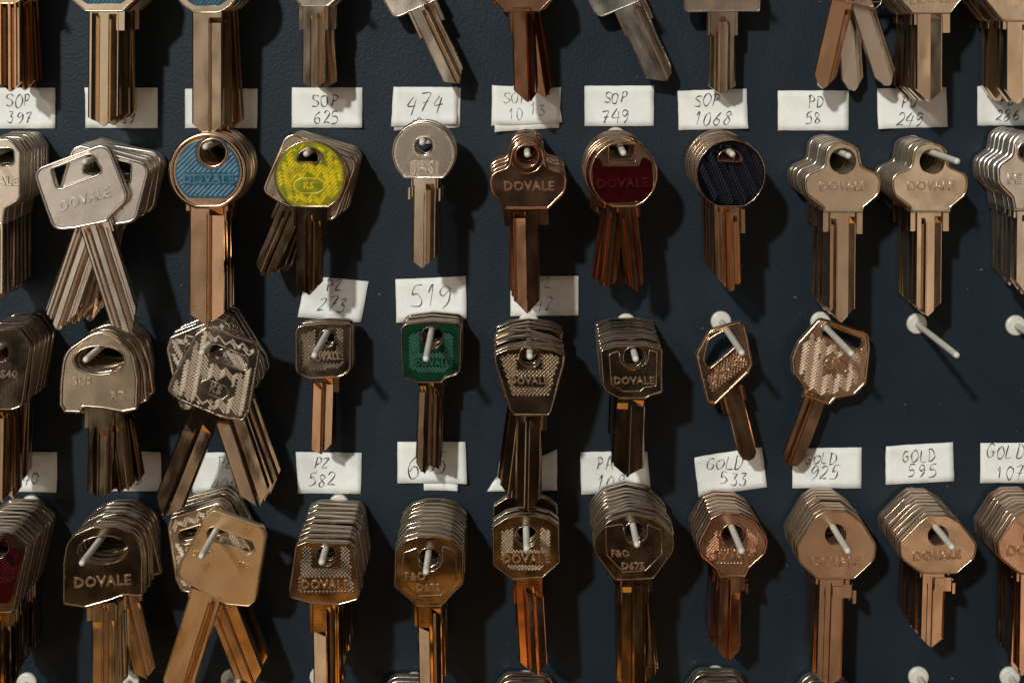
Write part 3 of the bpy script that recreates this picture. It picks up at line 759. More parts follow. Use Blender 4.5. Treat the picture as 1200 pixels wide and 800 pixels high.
# ======================= second row
k = key_type('b1', (-25, 122), .027, [(-115, 130, 30), (-60, 68, 34), (40, 70, 34), (76, 118, 24), (75, 290, 30), (20, 322, 16), (14, 380, 10), (-66, 380, 10), (-72, 322, 16), (-118, 290, 30)],
    [[(-80, 105, 16), (45, 105, 16), (50, 165, 16), (-80, 165, 16)]], (-26, 372, -26, 660, 78), G1, VT(40, 0, 40), (), 12, 'nickel', text=[('DOVALE', -22, 225, 34)], texclip=None)
stack(k, 9, "nickel key with a wide slot, cut off by the left edge in the second row", "slotted nickel key at the left edge", (0, 1, -1, 0), tilt=-1)
k = key_type('b1', (322, 148), .026, [(112, 182, 44), (388, 78, 46), (466, 285, 44), (398, 352, 30), (385, 372, 8), (258, 398, 8), (186, 402, 44)],
    [[(184, 180, 10), (328, 124, 14), (368, 190, 16), (204, 252, 14)]], (335, 372, 457, 776, 112),
    [(-.78, -.62, .0, .5, 10), (-.62, -.3, .5, .05, 10), (.02, .2, .0, .5, -0 + 4), (.2, .52, .5, .1, 4), (.62, .8, .2, .2, 30)], ((-1, 50), (.05, 0), (.2, 0), (1, 92)), [(54, 62, 0, 50)], 10, 'silver', rim=11, rhang=(205, 195),
    text=[('DOVALE', 302, 290, 37, 17)])
stack(k, 10, "pale nickel key with a slotted square head leaning left, second row", "slotted square headed nickel key leaning left", (0, -36, -37, -35, -33, -36, -30, -34), tilt=2.5, jig=2.5, gaps=(1.0,), cat=None, L=0.031)
k = key_type('b1', (757, 92), .022, ('cc', 748, 188, 142, 324), [('c', 766, 120, 44)], (746, 300, 744, 742, 128),
    [(-.05, .05, .0, .12, 40), (.12, .96, .55, .42, 24)], ((-1, 42), (-.02, 0), (.06, 0), (1, 44)), [(-78, -62, -10, 30), (62, 78, -10, 30), (62, 72, 30, 70)], 24, 'bronze', rim=17,
    inlay=('blue', ('cc', 748, 188, 117, 284)), tex='hatch', texpitch=13, texrot=45, text=[('DOVALE', 752, 216, 36)], texclip=[(660, 194, 846, 238)], relh=.0001, marks=[[(664, 198, 4), (842, 198, 4), (842, 234, 4), (664, 234, 4)]])
stack(k, 7, "round key with bright blue striped enamel head", "blue round key", (0, 0.5, -.5), tilt=0, L=0.029)
ky = key_type('b2', (190, 118), .021, ('cc', 195, 205, 131, 318), [[(146, 152, 8), (155, 125, 30), (195, 98, 40), (235, 125, 30), (242, 152, 8)]], (194, 306, 190, 632, 96),
    [(-.35, -.12, .4, .55, 40), (.1, .42, .3, .5, 40), (.62, .84, .55, .4, 60)], ((-1, 30), (-.1, 0), (.1, 0), (1, 46)), [(-58, -47, 0, 80), (47, 64, 0, 110)], 40, 'bronze', rim=7, bmetal='dark',
    inlay=('yellow', ('cc', 195, 205, 122, 312)), tex='weave', texpitch=9, texrot=10, text=[('KS', 190, 240, 26)], texclip=[(138, 212, 246, 268)], marks=[[(135, 225, 16), (160, 210, 16), (225, 210, 16), (250, 228, 16), (250, 255, 16), (220, 270, 16), (160, 270, 16), (135, 255, 16)]])
kr = key_type('b2', (205, 118), .021, [(95, 75, 50), (380, 75, 50), (385, 320, 30), (270, 335, 16), (170, 335, 16), (95, 320, 30)], [('c', 205, 142, 34)],
    (215, 325, 215, 604, 84), [(-.5, -.2, .4, .4, 30), (.05, .4, .3, .5, 20)], VT(40, 0, 40), [(-54, -42, 0, 70)], 20, 'brass', rim=11, bmetal='dark')
stack(ky, 7, "round key with bright yellow woven pattern enamel head", "yellow round key", (0, -22, -23, -20, -22, -18), rear=kr, tilt=0, jig=2, L=0.027)
k = key_type('b2', (603, 78), .023, ('cc', 605, 122, 116, 214), [('c', 605, 96, 31)], (609, 208, 604, 536, 88),
    [(-.9, -.8, .2, .1, 30), (-.05, .05, .3, .3, 60), (.1, .86, .55, .35, 24)], ((-1, 26), (-.2, 0), (.0, 0), (1, 40)), [(-50, -44, 0, 40), (44, 50, 0, 40), (-62, -50, 40, 82), (50, 60, 40, 86)], 28, 'nickel', rim=8,
    tex='hatch', texpitch=8, texrot=-45, text=[('JAS', 606, 174, 42)], texclip=[(555, 148, 660, 204)], relh=.00009)
stack(k, 2, "round nickel key with striped head under 474", "round striped nickel key", (0, 2), h0=.0165, tilt=1, L=0.029, yaw=-5.2)
clover = [(178, 76, 60), (122, 92, 50), (108, 170, 24), (38, 195, 44), (44, 262, 46), (98, 326, 8), (254, 326, 8), (318, 262, 46), (326, 195, 44), (246, 168, 24), (236, 92, 50)]
k = key_type('b3', (178, 119), .030, clover, [('c', 177, 132, 38)], (170, 316, 178, 700, 96),
    [(-.9, .08, .58, .35, 18), (.1, .2, .0, .0)], ((-1, 48), (-.05, 0), (.05, 0), (1, 50)), [(-75, -49, 0, 68), (49, 86, 0, 66)], 20, 'copper', rim=11, text=[('DOVALE', 184, 242, 35)], marks=[('c', 177, 136, 62)])
stack(k, 10, "polished copper toned clover key with a long ribbed blade in the middle", "copper clover key", (0, .5, -.5), tilt=0, droop=0.105, L=0.035)
k = key_type('b3', (520, 112), .026, ('cc', 526, 200, 124, 318), [[(474, 92, 6), (566, 92, 6), (568, 150, 6), (474, 156, 6)]], (538, 308, 571, 626, 70),
    [(-.7, -.3, .3, .55, 30), (-.28, -.2, .1, .1, 30), (.3, .6, .5, .35, 10)], ((-1, 34), (.2, 0), (1, 40)), [(-62, -35, -4, 22), (-52, -35, 22, 26), (35, 48, 0, 50), (-78, -60, 0, 44)], 20, 'bronze', rim=8, bmetal='copper',
    inlay=('red', [(412, 146, 12), (440, 138, 10), (452, 170, 10), (582, 168, 10), (594, 130, 12), (628, 152, 20), (636, 246, 44), (600, 296, 24), (462, 302, 24), (416, 258, 44)], False), text=[('DOVALE', 522, 232, 36, 2)])
stack(k, 8, "round key with a dark red enamel panel", "red enamel round key", (0, -12, -14, -5, -12, -9), tilt=1, jig=1.5, droop=0.105, L=0.032)
k = key_type('b3', (908, 118), .028, ('cc', 912, 198, 126, 316), [[(864, 148, 8), (872, 124, 24), (908, 104, 30), (945, 124, 24), (956, 152, 8)]], (897, 304, 904, 622, 98),
    [(-.66, -.5, .3, .3, 8), (-.4, -.2, .45, .45, 8), (-.15, .25, .25, .5, 8), (.45, .8, .35, .45, 44)], ((-1, 62), (.05, 0), (.3, 2), (1, 38)), [(49, 68, 22, 108), (49, 56, 0, 22)], 12, 'bronze', rim=5,
    inlay=('navy', ('cc', 912, 198, 121, 312)), tex='weave', texpitch=9, texrot=25, relh=.00003)
stack(k, 10, "round key with a nearly black navy enamel head", "navy enamel round key", (0, .4, -.4), tilt=0, droop=0.08, L=0.034)
cl8 = [(330, 78, 62), (272, 92, 56), (262, 170, 24), (188, 200, 42), (196, 272, 50), (258, 318, 16), (262, 338, 4), (408, 338, 4), (412, 318, 16), (468, 272, 50), (476, 200, 42), (400, 166, 24), (388, 92, 56)]
k = key_type('b4', (334, 124), .027, cl8, [('c', 332, 150, 46)], (333, 330, 333, 736, 98),
    [(-.86, -.42, .45, .3, 28), (-.4, -.34, .1, .1, 30), (.45, .96, .38, .32, 22)], ((-1, 52), (-.05, 0), (.05, 2), (1, 52)), [(-73, -50, 0, 76), (50, 75, 0, 84)], 28, 'brass', rim=9, rimholes=False, text=[('DOVALE', 335, 243, 33)])
stack(k, 11, "tan brass clover key under the label PD 58", "left of two tan clover keys", (0, .3, -.3), tilt=2, yaw=1, L=0.034)
cl9 = [(x + 322, y) for x, y, *r in []]
k = key_type('b4', (660, 122), .023, [(x + 315, y - 0, r) for x, y, r in cl8], [('c', 655, 152, 44)], (646, 330, 646, 712, 96),
    [(-.6, -.22, .45, .3, 26), (-.2, -.14, .1, .1, 26), (.42, .96, .38, .32, 20)], ((-1, 40), (-.05, 0), (.05, 2), (1, 46)), [(-70, -49, 0, 74), (49, 74, 0, 74)], 26, 'brass', rim=9, rimholes=False, text=[('DOVALE', 652, 241, 33)])
stack(k, 9, "tan brass clover key with the hook sticking out, under the label PD 249", "right of two tan clover keys", (0, -.5, .4), tilt=2, yaw=1.5, L=.046)
k = key_type('b4', (1003, 92), .024, [(1000, 42, 60), (948, 62, 50), (938, 128, 22), (886, 165, 40), (890, 235, 44), (940, 285, 16), (950, 334, 6), (1080, 334, 6), (1090, 285, 16), (1125, 235, 44), (1120, 165, 40), (1068, 128, 22), (1056, 62, 50)], [('c', 1003, 116, 34)],
    (1010, 326, 1010, 640, 100), G1, VT(60, 0, 60), [(-60, -50, 0, 30)], 20, 'silver', rim=13, text=[('FE  TA', 1002, 217, 38)])
stack(k, 7, "pale silvery clover key cut off by the right edge, second row", "silvery clover key at the right edge", (0, -1, 1), tilt=2)

# ======================= third row
k = key_type('c1', (0, 172), .026, [(-90, 190, 24), (-60, 110, 40), (55, 106, 40), (108, 175, 30), (80, 390, 20), (42, 402, 12), (-30, 402, 12), (-62, 390, 20)], [('c', -2, 196, 30)],
    (10, 394, 8, 732, 64), [(-.5, .2, .4, .5, 14), (.4, .8, .4, .3, 20)], VT(40, 0, 40), (), 14, 'dark', text=[('S40', 30, 274, 30)])
stack(k, 8, "dark shiny key with tapering head, cut off by the left edge in the third row", "dark tapering key at the left edge", (0, 2, -2), tilt=-3, yaw=6)
k = key_type('c1', (350, 186), .024, [(216, 300, 20), (228, 190, 90), (340, 116, 90), (400, 118, 90), (478, 190, 80), (498, 290, 40), (494, 402, 10), (440, 412, 30), (370, 398, 60), (300, 392, 40), (292, 412, 8), (232, 410, 12), (214, 380, 16)], [('e', 356, 222, 88, 48)],
    (362, 392, 360, 716, 88), [(-.55, -.2, .35, .5, 70), (-.1, .45, .3, .3, 80), (.6, .85, .4, .3, 80)], ((-1, 22), (-.5, 18), (-.3, 0), (0, 6), (.2, 14), (.5, 6), (1, 30)), [(-58, -40, 0, 72), (40, 70, 0, 40)], 60, 'brass', rim=12, bmetal='dark', text=[('BUS', 294, 300, 30), ('RZ', 424, 352, 32)])
stack(k, 9, "brass D shaped key stamped RZ with an oval hole", "D shaped key stamped RZ", (0, 8, 3, 10, 4, 0), tilt=-2, jig=2, L=0.036, yaw=2.5)
wv = [(740, 100, 16), (918, 158, 30), (936, 190, 20), (900, 400, 20), (876, 446, 22), (790, 430, 20), (640, 366, 24), (600, 330, 22), (618, 285, 30), (700, 128, 30)]
k = key_type('c1', (752, 168), .024, wv, [[(752, 172, 12), (778, 168, 14), (890, 216, 20), (886, 256, 18), (862, 256, 14), (752, 212, 14)]], (738, 412, 592, 782, 112),
    [(-.08, .06, .05, .05, 40), (.06, .9, .36, .5, 40), (-.9, -.1, .1, .22, 60)], ((-1, 66), (-.2, 6), (.05, 0), (1, 54)), (), 40, 'grey', rim=9, bmetal='dark', rhang=(842, 215),
    tex='weave', texpitch=8.5, texrot=-10, text=[('KS', 775, 328, 30, -18)], texclip=[(722, 298, 830, 360)], relh=.00026, marks=[[(715, 300, 12), (745, 288, 12), (815, 318, 14), (828, 345, 12), (800, 368, 12), (745, 345, 12)]])
stack(k, 7, "square weave patterned nickel key leaning right, its blade crossing another", "weave patterned nickel key", (0, 40, 41, 38, 42, 40), tilt=-1, gaps=(1.0,), L=0.034, yaw=3.5)
k = key_type('c2', (225, 124), .0135, [(108, 97, 32), (210, 84, 90), (314, 88, 24), (314, 264, 42), (272, 286, 60), (150, 292, 60), (110, 266, 36)], [[(196, 128, 20), (226, 112, 24), (252, 134, 20), (248, 168, 20), (214, 172, 16)]],
    (212, 274, 205, 560, 76), [(-.98, -.02, .1, .3, 30), (.02, .1, .0, .1, 40), (.1, .96, .5, .4, 12)], ((-1, 18), (-.3, 4), (0, 0), (1, 40)), [(38, 60, 0, 62)], 18, 'dark', rim=9, bmetal='bronze',
    tex='knurl', texpitch=11, text=[('DOVALE', 216, 214, 22, 6)], texclip=[(165, 200, 280, 232), (185, 100, 258, 190)], panel=[(136, 128, 6), (180, 116, 6), (285, 108, 6), (286, 240, 10), (260, 255, 10), (160, 260, 10), (138, 240, 10)])
stack(k, 2, "small bronze rounded square key between labels PZ 273 and PZ 582", "small bronze rounded square key", (0, 1), tilt=-2, h0=.009)
k = key_type('c2', (602, 118), .0135, [(488, 92, 36), (600, 78, 120), (710, 88, 26), (709, 272, 36), (654, 288, 20), (640, 304, 10), (556, 304, 10), (494, 284, 34)], [('c', 604, 140, 38)],
    (598, 292, 588, 630, 84), [(-.96, -.3, .2, .35, 24), (-.28, -.16, .0, .0, 24), (-.14, .34, .5, .42, 6), (.36, .9, .42, .3, 30)], ((-1, 38), (-.6, 6), (-.2, 0), (.05, 30), (1, 18)), [(42, 50, 0, 66)], 24, 'dark', rim=6,
    inlay=('green', [(498, 102, 26), (600, 88, 110), (701, 97, 20), (701, 264, 30), (650, 281, 16), (635, 297, 8), (560, 297, 8), (502, 277, 28)]), tex='knurl', texpitch=11, text=[('DOVALE', 605, 232, 24)], texclip=[(545, 215, 665, 250), (560, 95, 650, 195)],
    panel=[(524, 135, 6), (560, 120, 6), (650, 120, 6), (680, 135, 6), (682, 245, 12), (640, 268, 10), (565, 272, 10), (524, 250, 12)])
stack(k, 4, "square headed key with a dark green enamel face", "green enamel key", (0, .5, -1), tilt=-1, droop=0.105)
k = key_type('c3', (218, 197), .031, [(86, 200, 22), (140, 178, 30), (218, 168, 40), (300, 178, 30), (350, 200, 22), (344, 238, 30), (298, 408, 14), (286, 424, 10), (160, 424, 10), (146, 405, 14), (92, 240, 30)], [('c', 218, 210, 37)],
    (217, 412, 210, 776, 92), [(-.94, -.22, .6, .6, 14), (.0, .94, .58, .58, 30)], ((-1, 52), (-.15, 8), (0, 0), (.2, 10), (1, 56)), [(46, 62, 0, 64)], 16, 'dark', rim=9,
    tex='knurl', relh=.00026, texpitch=12, panel=[(110, 210, 8), (175, 195, 8), (262, 195, 8), (330, 210, 8), (275, 396, 8), (172, 396, 8)], text=[('DOVALE', 215, 297, 27)], texclip=[(158, 280, 275, 316), (172, 180, 266, 256)])
stack(k, 8, "dark shiny key with trapezoid knurled head above the blank label", "dark knurled key narrowing downwards", (0, .5, -6, -.5, -7, 0), tilt=0, jig=.8, droop=0.12, L=0.035)
k = key_type('c3', (595, 198), .030, [(470, 185, 14), (530, 168, 60), (640, 164, 60), (698, 180, 14), (698, 340, 14), (650, 356, 8), (636, 364, 6), (546, 364, 6), (492, 338, 14), (480, 320, 12)], [('c', 596, 212, 38)],
    (584, 352, 574, 646, 108), [(-.96, -.12, .4, .4, 26), (.02, .94, .5, .42, 14)], ((-1, 40), (-.1, 0), (.05, 4), (1, 36)), (), 22, 'dark', rim=9, rimholes=True, text=[('DOVALE', 594, 297, 28)],
    marks=[[(502, 200, 4), (540, 186, 4), (548, 230, 30), (596, 262, 40), (640, 230, 30), (648, 182, 4), (680, 190, 4), (678, 318, 8), (630, 326, 4), (618, 338, 4), (556, 338, 4), (510, 312, 8)]])
stack(k, 9, "dark bronze rounded square key above the label PA 109", "dark bronze rounded square key", (0, -1, 1), tilt=0.5, droop=0.12, L=0.036)
k = key_type('c3', (928, 112), .012, [(816, 205, 20), (868, 112, 46), (975, 80, 20), (996, 95, 14), (1024, 236, 18), (1008, 268, 20), (890, 384, 14), (858, 376, 16), (826, 245, 30)], [[(850, 222, 14), (866, 150, 34), (944, 106, 10), (962, 150, 8), (958, 172, 8), (866, 252, 8)]],
    (946, 318, 1010, 580, 66), [(-.8, -.7, .2, .2, 60)], ((-1, 36), (-.6, 8), (0, 0), (.6, 6), (1, 28)), [(-52, -33, 10, 92), (33, 46, 0, 56)], 20, 'bronze', rim=11,
    tex='knurl', relh=.00023, texpitch=12, texrot=38, text=[('DOVALE', 938, 254, 34, 38)], panel=[(866, 275, 6), (940, 215, 6), (985, 175, 6), (1004, 234, 6), (992, 262, 10), (888, 358, 6), (876, 352, 6)])
stack(k, 1, "single small bronze key tilted right with a slanted open hole", "tilted bronze key with slanted hole", (0,), h0=.009, tilt=-2, yaw=-4)
k = key_type('c4', (500, 132), .009, [(378, 238, 30), (402, 180, 30), (478, 96, 24), (646, 148, 26), (654, 200, 30), (640, 322, 40), (598, 364, 24), (530, 378, 14), (512, 400, 8), (420, 368, 8), (420, 338, 20), (382, 290, 30)], [[(484, 128, 12), (500, 122, 14), (628, 172, 12), (618, 208, 12), (570, 190, 14), (488, 158, 14)]],
    (468, 358, 374, 610, 76), [(-.55, -.25, .45, .2, 8), (-.1, .02, .3, .3, 8)], ((-1, 26), (-.5, 4), (0, 0), (.6, 8), (1, 40)), [(-50, -38, 0, 30), (38, 52, 0, 20)], 14, 'bronze', rim=11, relh=.0002,
    tex='weave', texpitch=8, texrot=-8, text=[('K', 532, 262, 40, -15)], texclip=[(492, 235, 575, 290)], marks=[('e', 534, 262, 42, 26, -15)])
stack(k, 1, "single bronze weave patterned key swinging left above the label GOLD 925", "bronze weave patterned key", (0,), h0=.006, tilt=-1, yaw=-2)
hook(at(1074, 379, 0), "bare white hook without keys between bronze weave key and right edge", .0415)
hook(at(1190, 381, 0), "bare white hook cut off by the right edge in the third row", .0415)

# ======================= fourth row
k = key_type('d1', (-12, 245), .030, [(-140, 240, 40), (-80, 205, 60), (40, 210, 60), (104, 272, 24), (52, 515, 16), (38, 530, 10), (-60, 530, 10), (-76, 515, 16)], [('c', -12, 272, 40)],
    (-4, 520, -4, 850, 84), [(-.4, .1, .6, .5, 20), (.35, .9, .62, .5, 60)], VT(50, 0, 50), [(42, 52, 0, 60)], 20, 'dark', rim=8, inlay=('red', [(-110, 270, 20), (50, 270, 20), (80, 300, 20), (36, 490, 16), (-60, 490, 16), (-90, 330, 20)]), tex='knurl', texpitch=14)
stack(k, 11, "red enamel tapered key cut off by the left edge in the fourth row", "red tapered key at the left edge", (0, 1, -1), tilt=0, yaw=6)
k = key_type('d1', (385, 248), .025, [(246, 330, 30), (262, 230, 90), (360, 186, 90), (450, 186, 90), (540, 235, 90), (554, 320, 30), (554, 470, 8), (480, 462, 40), (420, 482, 50), (330, 506, 40), (246, 492, 10)], [('e', 400, 282, 94, 52)],
    (402, 488, 402, 860, 92), [(-.92, -.1, .12, .12, 74), (-.02, .1, .0, .5, 8), (.1, .5, .5, .15, 8), (.7, .9, .3, .3, 70)], VT(40, 0, 40), [(-66, -46, 16, 68), (46, 58, 10, 64)], 26, 'dark', rim=9, bmetal='nickel', text=[('DOVALE', 398, 405, 42, 2)])
k2 = k
stack(k, 10, "dark speckled D shaped key with large oval hole, fourth row", "dark speckled D shaped key", (0, 1, 2, 13, 2, -1, 2, 0), tilt=-1, yaw=4.5)
kf = key_type('d1', (842, 208), .022, [(836, 122, 16), (1028, 190, 30), (1040, 230, 30), (1000, 480, 30), (972, 506, 20), (880, 498, 20), (706, 402, 30), (690, 380, 20), (700, 330, 30), (800, 150, 40)], [[(804, 210, 20), (830, 190, 20), (985, 248, 30), (996, 285, 26), (965, 298, 16), (815, 240, 20)]],
    (806, 452, 672, 870, 128), [(.25, .42, .0, .4, 30), (.42, .72, .5, .2, 20)], VT(60, 0, 50), [(-70, -60, 0, 34)], 20, 'gold', rim=8, rimholes=True, text=[('SILCA', 792, 292, 22, 12), ('ST01', 958, 345, 22, -18)])
kb = key_type('d1', (842, 208), .022, [(836, 122, 16), (1028, 190, 30), (1040, 230, 30), (1000, 480, 30), (972, 506, 20), (880, 498, 20), (706, 402, 30), (690, 380, 20), (700, 330, 30), (800, 150, 40)], [[(804, 210, 20), (830, 190, 20), (985, 248, 30), (996, 285, 26), (965, 298, 16), (815, 240, 20)]],
    (806, 452, 690, 850, 118), [(-.6, -.2, .4, .4, 10), (.0, .2, .3, .1, 10)], VT(60, 0, 50), (), 20, 'brass', rim=10, tex='weave', texpitch=9, texrot=-10, rhang=(962, 270))
stack(kf, 6, "plain gold coloured key leaning right over a weave patterned one", "plain gold coloured leaning key", (0, 37, 36, 38, 36), rear=kb, tilt=1.5, yaw=-1)
k = key_type('d2', (238, 280), .033, [(120, 262, 16), (160, 246, 20), (330, 252, 20), (350, 275, 20), (376, 450, 18), (364, 478, 14), (290, 500, 12), (176, 494, 12), (100, 472, 14), (94, 440, 16)], [('c', 239, 304, 37)],
    (240, 486, 244, 850, 108), [(-.92, .0, .1, .3, 116), (.02, .3, .0, .3, 20), (.3, .62, .5, .35, 10), (.7, .9, .4, .4, 20)], VT(40, 0, 40), [(-66, -54, 0, 118)], 16, 'dark', rim=9,
    tex='knurl', texpitch=12.5, panel=[(150, 272, 6), (330, 272, 6), (352, 460, 12), (300, 476, 10), (130, 464, 10)], text=[('DOVALE', 236, 418, 36)], texclip=[(138, 394, 328, 442), (182, 240, 296, 352)])
stack(k, 10, "dark trapezoid key with coarse knurling and framed lettering, fourth row", "dark knurled key widening downwards", (0, .8, -.8), tilt=0.6, gaps=(.9, .9, 1, 1.6), droop=0.105)
octo = [(508, 285, 16), (548, 240, 40), (605, 224, 70), (680, 224, 70), (735, 240, 40), (778, 282, 16), (780, 412, 14), (700, 492, 10), (690, 505, 8), (592, 505, 8), (580, 490, 10), (502, 424, 14), (505, 390, 16)]
k = key_type('d2', (640, 300), .030, octo, [('c', 642, 318, 42)], (646, 492, 652, 850, 98), [(-.94, .0, .1, .3, 92), (.15, .82, .55, .4, 20)], VT(40, 0, 40), [(-64, -49, 0, 88)], 20, 'dark', rim=9,
    text=[('F&O', 588, 386, 32), ('D675', 640, 430, 32)], marks=[[(540, 290, 6), (600, 268, 6), (606, 340, 30), (642, 372, 40), (690, 340, 30), (694, 262, 6), (750, 286, 6), (752, 402, 10), (690, 462, 8), (600, 466, 8), (532, 408, 10)]])
stack(k, 10, "dark octagonal key with smooth face, hanging under the label 685", "smooth dark octagonal key", (0, 0, .5), tilt=0.6, gaps=(1.6,), droop=0.105)
k = key_type('d3', (222, 200), .028, [(88, 190, 16), (140, 154, 40), (190, 142, 70), (262, 142, 70), (312, 156, 40), (352, 186, 16), (356, 332, 14), (288, 394, 10), (170, 402, 10), (90, 342, 14)], [('c', 224, 228, 40)],
    (232, 390, 254, 776, 112), [(-.46, -.3, .0, .5, 40), (-.28, .22, .45, .38, 38), (.24, .32, .0, .0), (.34, .96, .3, .2, 56)], ((-1, 62), (0, 8), (.2, 0), (.5, 18), (1, 46)), [(-64, -56, 0, 98)], 36, 'dark', rim=9, bmetal='copper',
    tex='knurl', relh=.00024, texpitch=11.5, panel=[(128, 210, 8), (185, 190, 6), (262, 190, 6), (316, 205, 8), (318, 325, 8), (272, 366, 6), (178, 376, 6), (124, 322, 8)], text=[('DOVALE', 222, 318, 36)], texclip=[(130, 296, 315, 342), (170, 170, 276, 280)])
stack(k, 3, "octagonal knurled key with an orange glowing blade, hanging under the blank label", "octagonal key with orange blade", (0, .5, -1), tilt=0.6, gaps=(.3, 1.2), h0=.013, droop=0.105)
k = key_type('d3', (640, 188), .030, [(482, 240, 50), (540, 165, 60), (635, 138, 60), (730, 158, 60), (800, 225, 50), (800, 285, 50), (720, 396, 12), (570, 402, 12), (486, 290, 50)], [('c', 645, 212, 38)],
    (642, 386, 640, 850, 96), [(-.94, -.1, .3, .3, 40), (.0, .86, .55, .45, 14)], VT(40, 0, 40), [(-62, -48, 0, 110), (48, 60, 0, 104)], 20, 'dark', rim=7,
    text=[('F&O', 590, 296, 28), ('D675', 640, 346, 30)], marks=[[(530, 190, 6), (600, 178, 6), (612, 235, 30), (645, 262, 40), (690, 235, 30), (694, 178, 6), (752, 200, 6), (754, 300, 10), (690, 366, 8), (600, 372, 8), (532, 300, 10)]])
stack(k, 10, "very dark rounded key beside the octagonal orange bladed one, blades fanned", "very dark key with fanned blades", (0, -2, 5, 6, 1, 0), tilt=0, L=.044, droop=0.08)
k = key_type('d4', (222, 166), .022, [(106, 218, 30), (150, 132, 16), (190, 114, 16), (252, 116, 16), (302, 142, 20), (346, 210, 36), (338, 255, 40), (282, 306, 16), (268, 336, 8), (178, 336, 8), (170, 308, 16), (112, 262, 40)], [('c', 226, 194, 38)],
    (218, 324, 210, 614, 78), [(-.2, .05, .4, .2, 16), (.1, .95, .4, .3, 60)], ((-1, 36), (0, 0), (.15, 0), (1, 38)), [(-48, -39, 0, 52), (6, 52, 4, 52), (52, 62, 28, 60)], 20, 'copper', rim=10,
    tex='knurl', relh=.00027, texpitch=9.5, panel=[(136, 238, 10), (170, 180, 10), (280, 176, 10), (312, 210, 10), (306, 250, 20), (250, 290, 16), (180, 290, 16), (140, 262, 12)], text=[('DOVALE', 222, 264, 30)], texclip=[(165, 246, 282, 284), (180, 140, 274, 240)])
stack(k, 7, "reddish copper key with knurled crescent panel under the label GOLD 533", "reddish copper knurled key", (0, .8, -1), tilt=0, L=.041)
k = key_type('d4', (562, 166), .022, [(436, 230, 30), (500, 128, 16), (536, 105, 16), (606, 108, 16), (662, 148, 16), (710, 228, 36), (704, 275, 44), (632, 342, 24), (508, 342, 24), (442, 280, 44)], [('c', 570, 190, 34)],
    (558, 332, 548, 704, 88), [(-.55, -.45, .2, .2, 40), (-.08, .04, .0, .3, 20), (.04, .96, .42, .42, 30)], ((-1, 44), (0, 0), (.15, 0), (1, 30)), [(-56, -44, 0, 26), (2, 70, 26, 70), (70, 86, 44, 88), (44, 62, 0, 26)], 28, 'bronze', rim=6, rimholes=False, text=[('DOVALE', 572, 283, 32, 1)])
stack(k, 8, "tan bronze smooth key with rounded triangular head under the label GOLD 925", "smooth long bladed bronze key", (0, -.8, .6), tilt=1, yaw=1, L=.041)
k = key_type('d4', (906, 166), .026, [(780, 218, 30), (848, 148, 16), (880, 122, 16), (942, 122, 16), (990, 150, 16), (1046, 222, 34), (1040, 268, 40), (975, 324, 24), (855, 322, 24), (786, 270, 40)], [('c', 914, 193, 33)],
    (900, 314, 894, 574, 80), [(-.55, -.45, .2, .2, 40), (-.12, .0, .0, .3, 20), (.0, .96, .42, .42, 20)], ((-1, 38), (0, 0), (.1, 0), (1, 30)), [(-48, -40, 0, 20), (2, 62, 20, 66), (62, 76, 38, 74)], 24, 'bronze', rim=6, rimholes=False, text=[('DOVALE', 910, 262, 31, 2)])
stack(k, 11, "tan bronze smooth key with a short blade under the label GOLD 595", "short bladed bronze key", (0, .6, -.6), tilt=1.5, yaw=1, L=.042)
k = key_type('d4', (1235, 180), .024, [(1108, 218, 30), (1165, 130, 16), (1205, 108, 16), (1270, 108, 16), (1320, 140, 20), (1366, 218, 34), (1358, 268, 40), (1290, 326, 24), (1186, 326, 24), (1114, 268, 40)], [('c', 1238, 200, 34)],
    (1230, 318, 1226, 680, 84), G1, VT(40, 0, 40), [(-54, -42, 0, 30)], 20, 'copper', rim=8, text=[('DOVALE', 1236, 246, 36)])
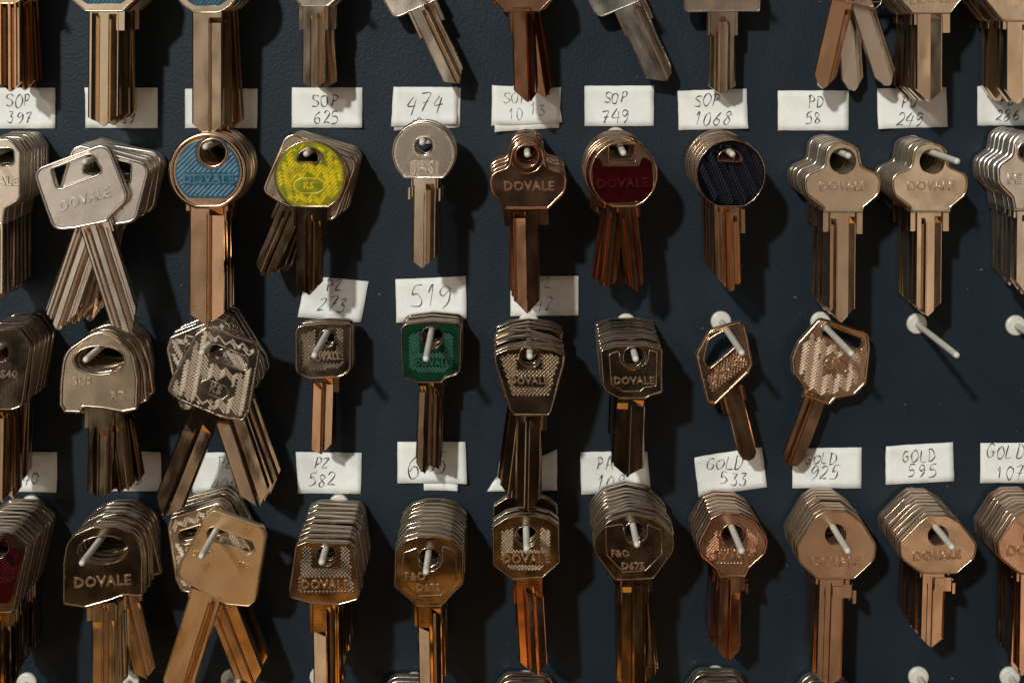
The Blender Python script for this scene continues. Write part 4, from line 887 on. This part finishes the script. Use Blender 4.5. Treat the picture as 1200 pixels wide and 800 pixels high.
stack(k, 8, "reddish key cut off by the right edge in the fourth row", "reddish key at the right edge", (0, -2, 1), tilt=1)

# ======================= fifth row: heads just reach into the bottom of the picture, and bare hooks
for (u, v, w) in ((32, 799, 'below the red tapered key'), (152, 796, 'below the dark speckled D shaped key'), (271, 795, 'below the plain gold coloured key'), (375, 792, 'below the dark trapezoid key'), (1076, 792, 'below the short bladed bronze key'), (1183, 792, 'near the bottom right corner')):
    hook(at(u, v, 0), f"bare white hook at the bottom edge {w}", .040)
for (u, v, w, mt, ww) in ((482, 824, 'below the dark octagon', 'nickel', 44), (617, 822, 'below the orange bladed key', 'bronze', 44), (846, 816, 'below the reddish copper key', 'brass', 42), (975, 822, 'below the smooth bronze key', 'brass', 38)):
    k = key_type('px', (u, v), .014, [(u - ww, v + 12, 20), (u - ww * .6, v - 14, 18), (u + ww * .6, v - 14, 18), (u + ww, v + 12, 20), (u + ww * .8, v + 66, 20), (u + 20, v + 76, 4), (u - 20, v + 76, 4), (u - ww * .8, v + 66, 20)], [('c', u, v + 8, 12)],
        (u, v + 74, u, v + 190, 30), G1, VT(14, 0, 14), (), 8, mt, rim=3)
    stack(k, 4, f"key showing only its upper edge at the bottom, {w}", f"bottom edge key {w}", (0, 1, -1), tilt=-2)
V = []; F = []
for _ in range(240):
    x, z, r = random.uniform(-.16, .16), random.uniform(-.19, .04), random.uniform(.00005, .00019) * random.choice((1, 1, 1.6)); a0 = random.random() * 6; o = len(V); n = 6
    V.append((x, -.00022, z))
    for q in range(n):
        rr = r * random.uniform(.5, 1.3); V.append((x + rr * math.cos(a0 + q * 6.283 / n) * random.choice((1, 1.0, 2.2)), -.00005, z + rr * math.sin(a0 + q * 6.283 / n)))
    for q in range(n): F.append((o, o + 1 + q, o + 1 + (q + 1) % n))
me = bpy.data.meshes.new("dust"); me.from_pydata(V, [], F); me.update()
dust = link("dust", me, None, plain("grey_dust", (.16, .16, .16), .8)); dust['kind'] = 'stuff'
print("keys", NKEYS)
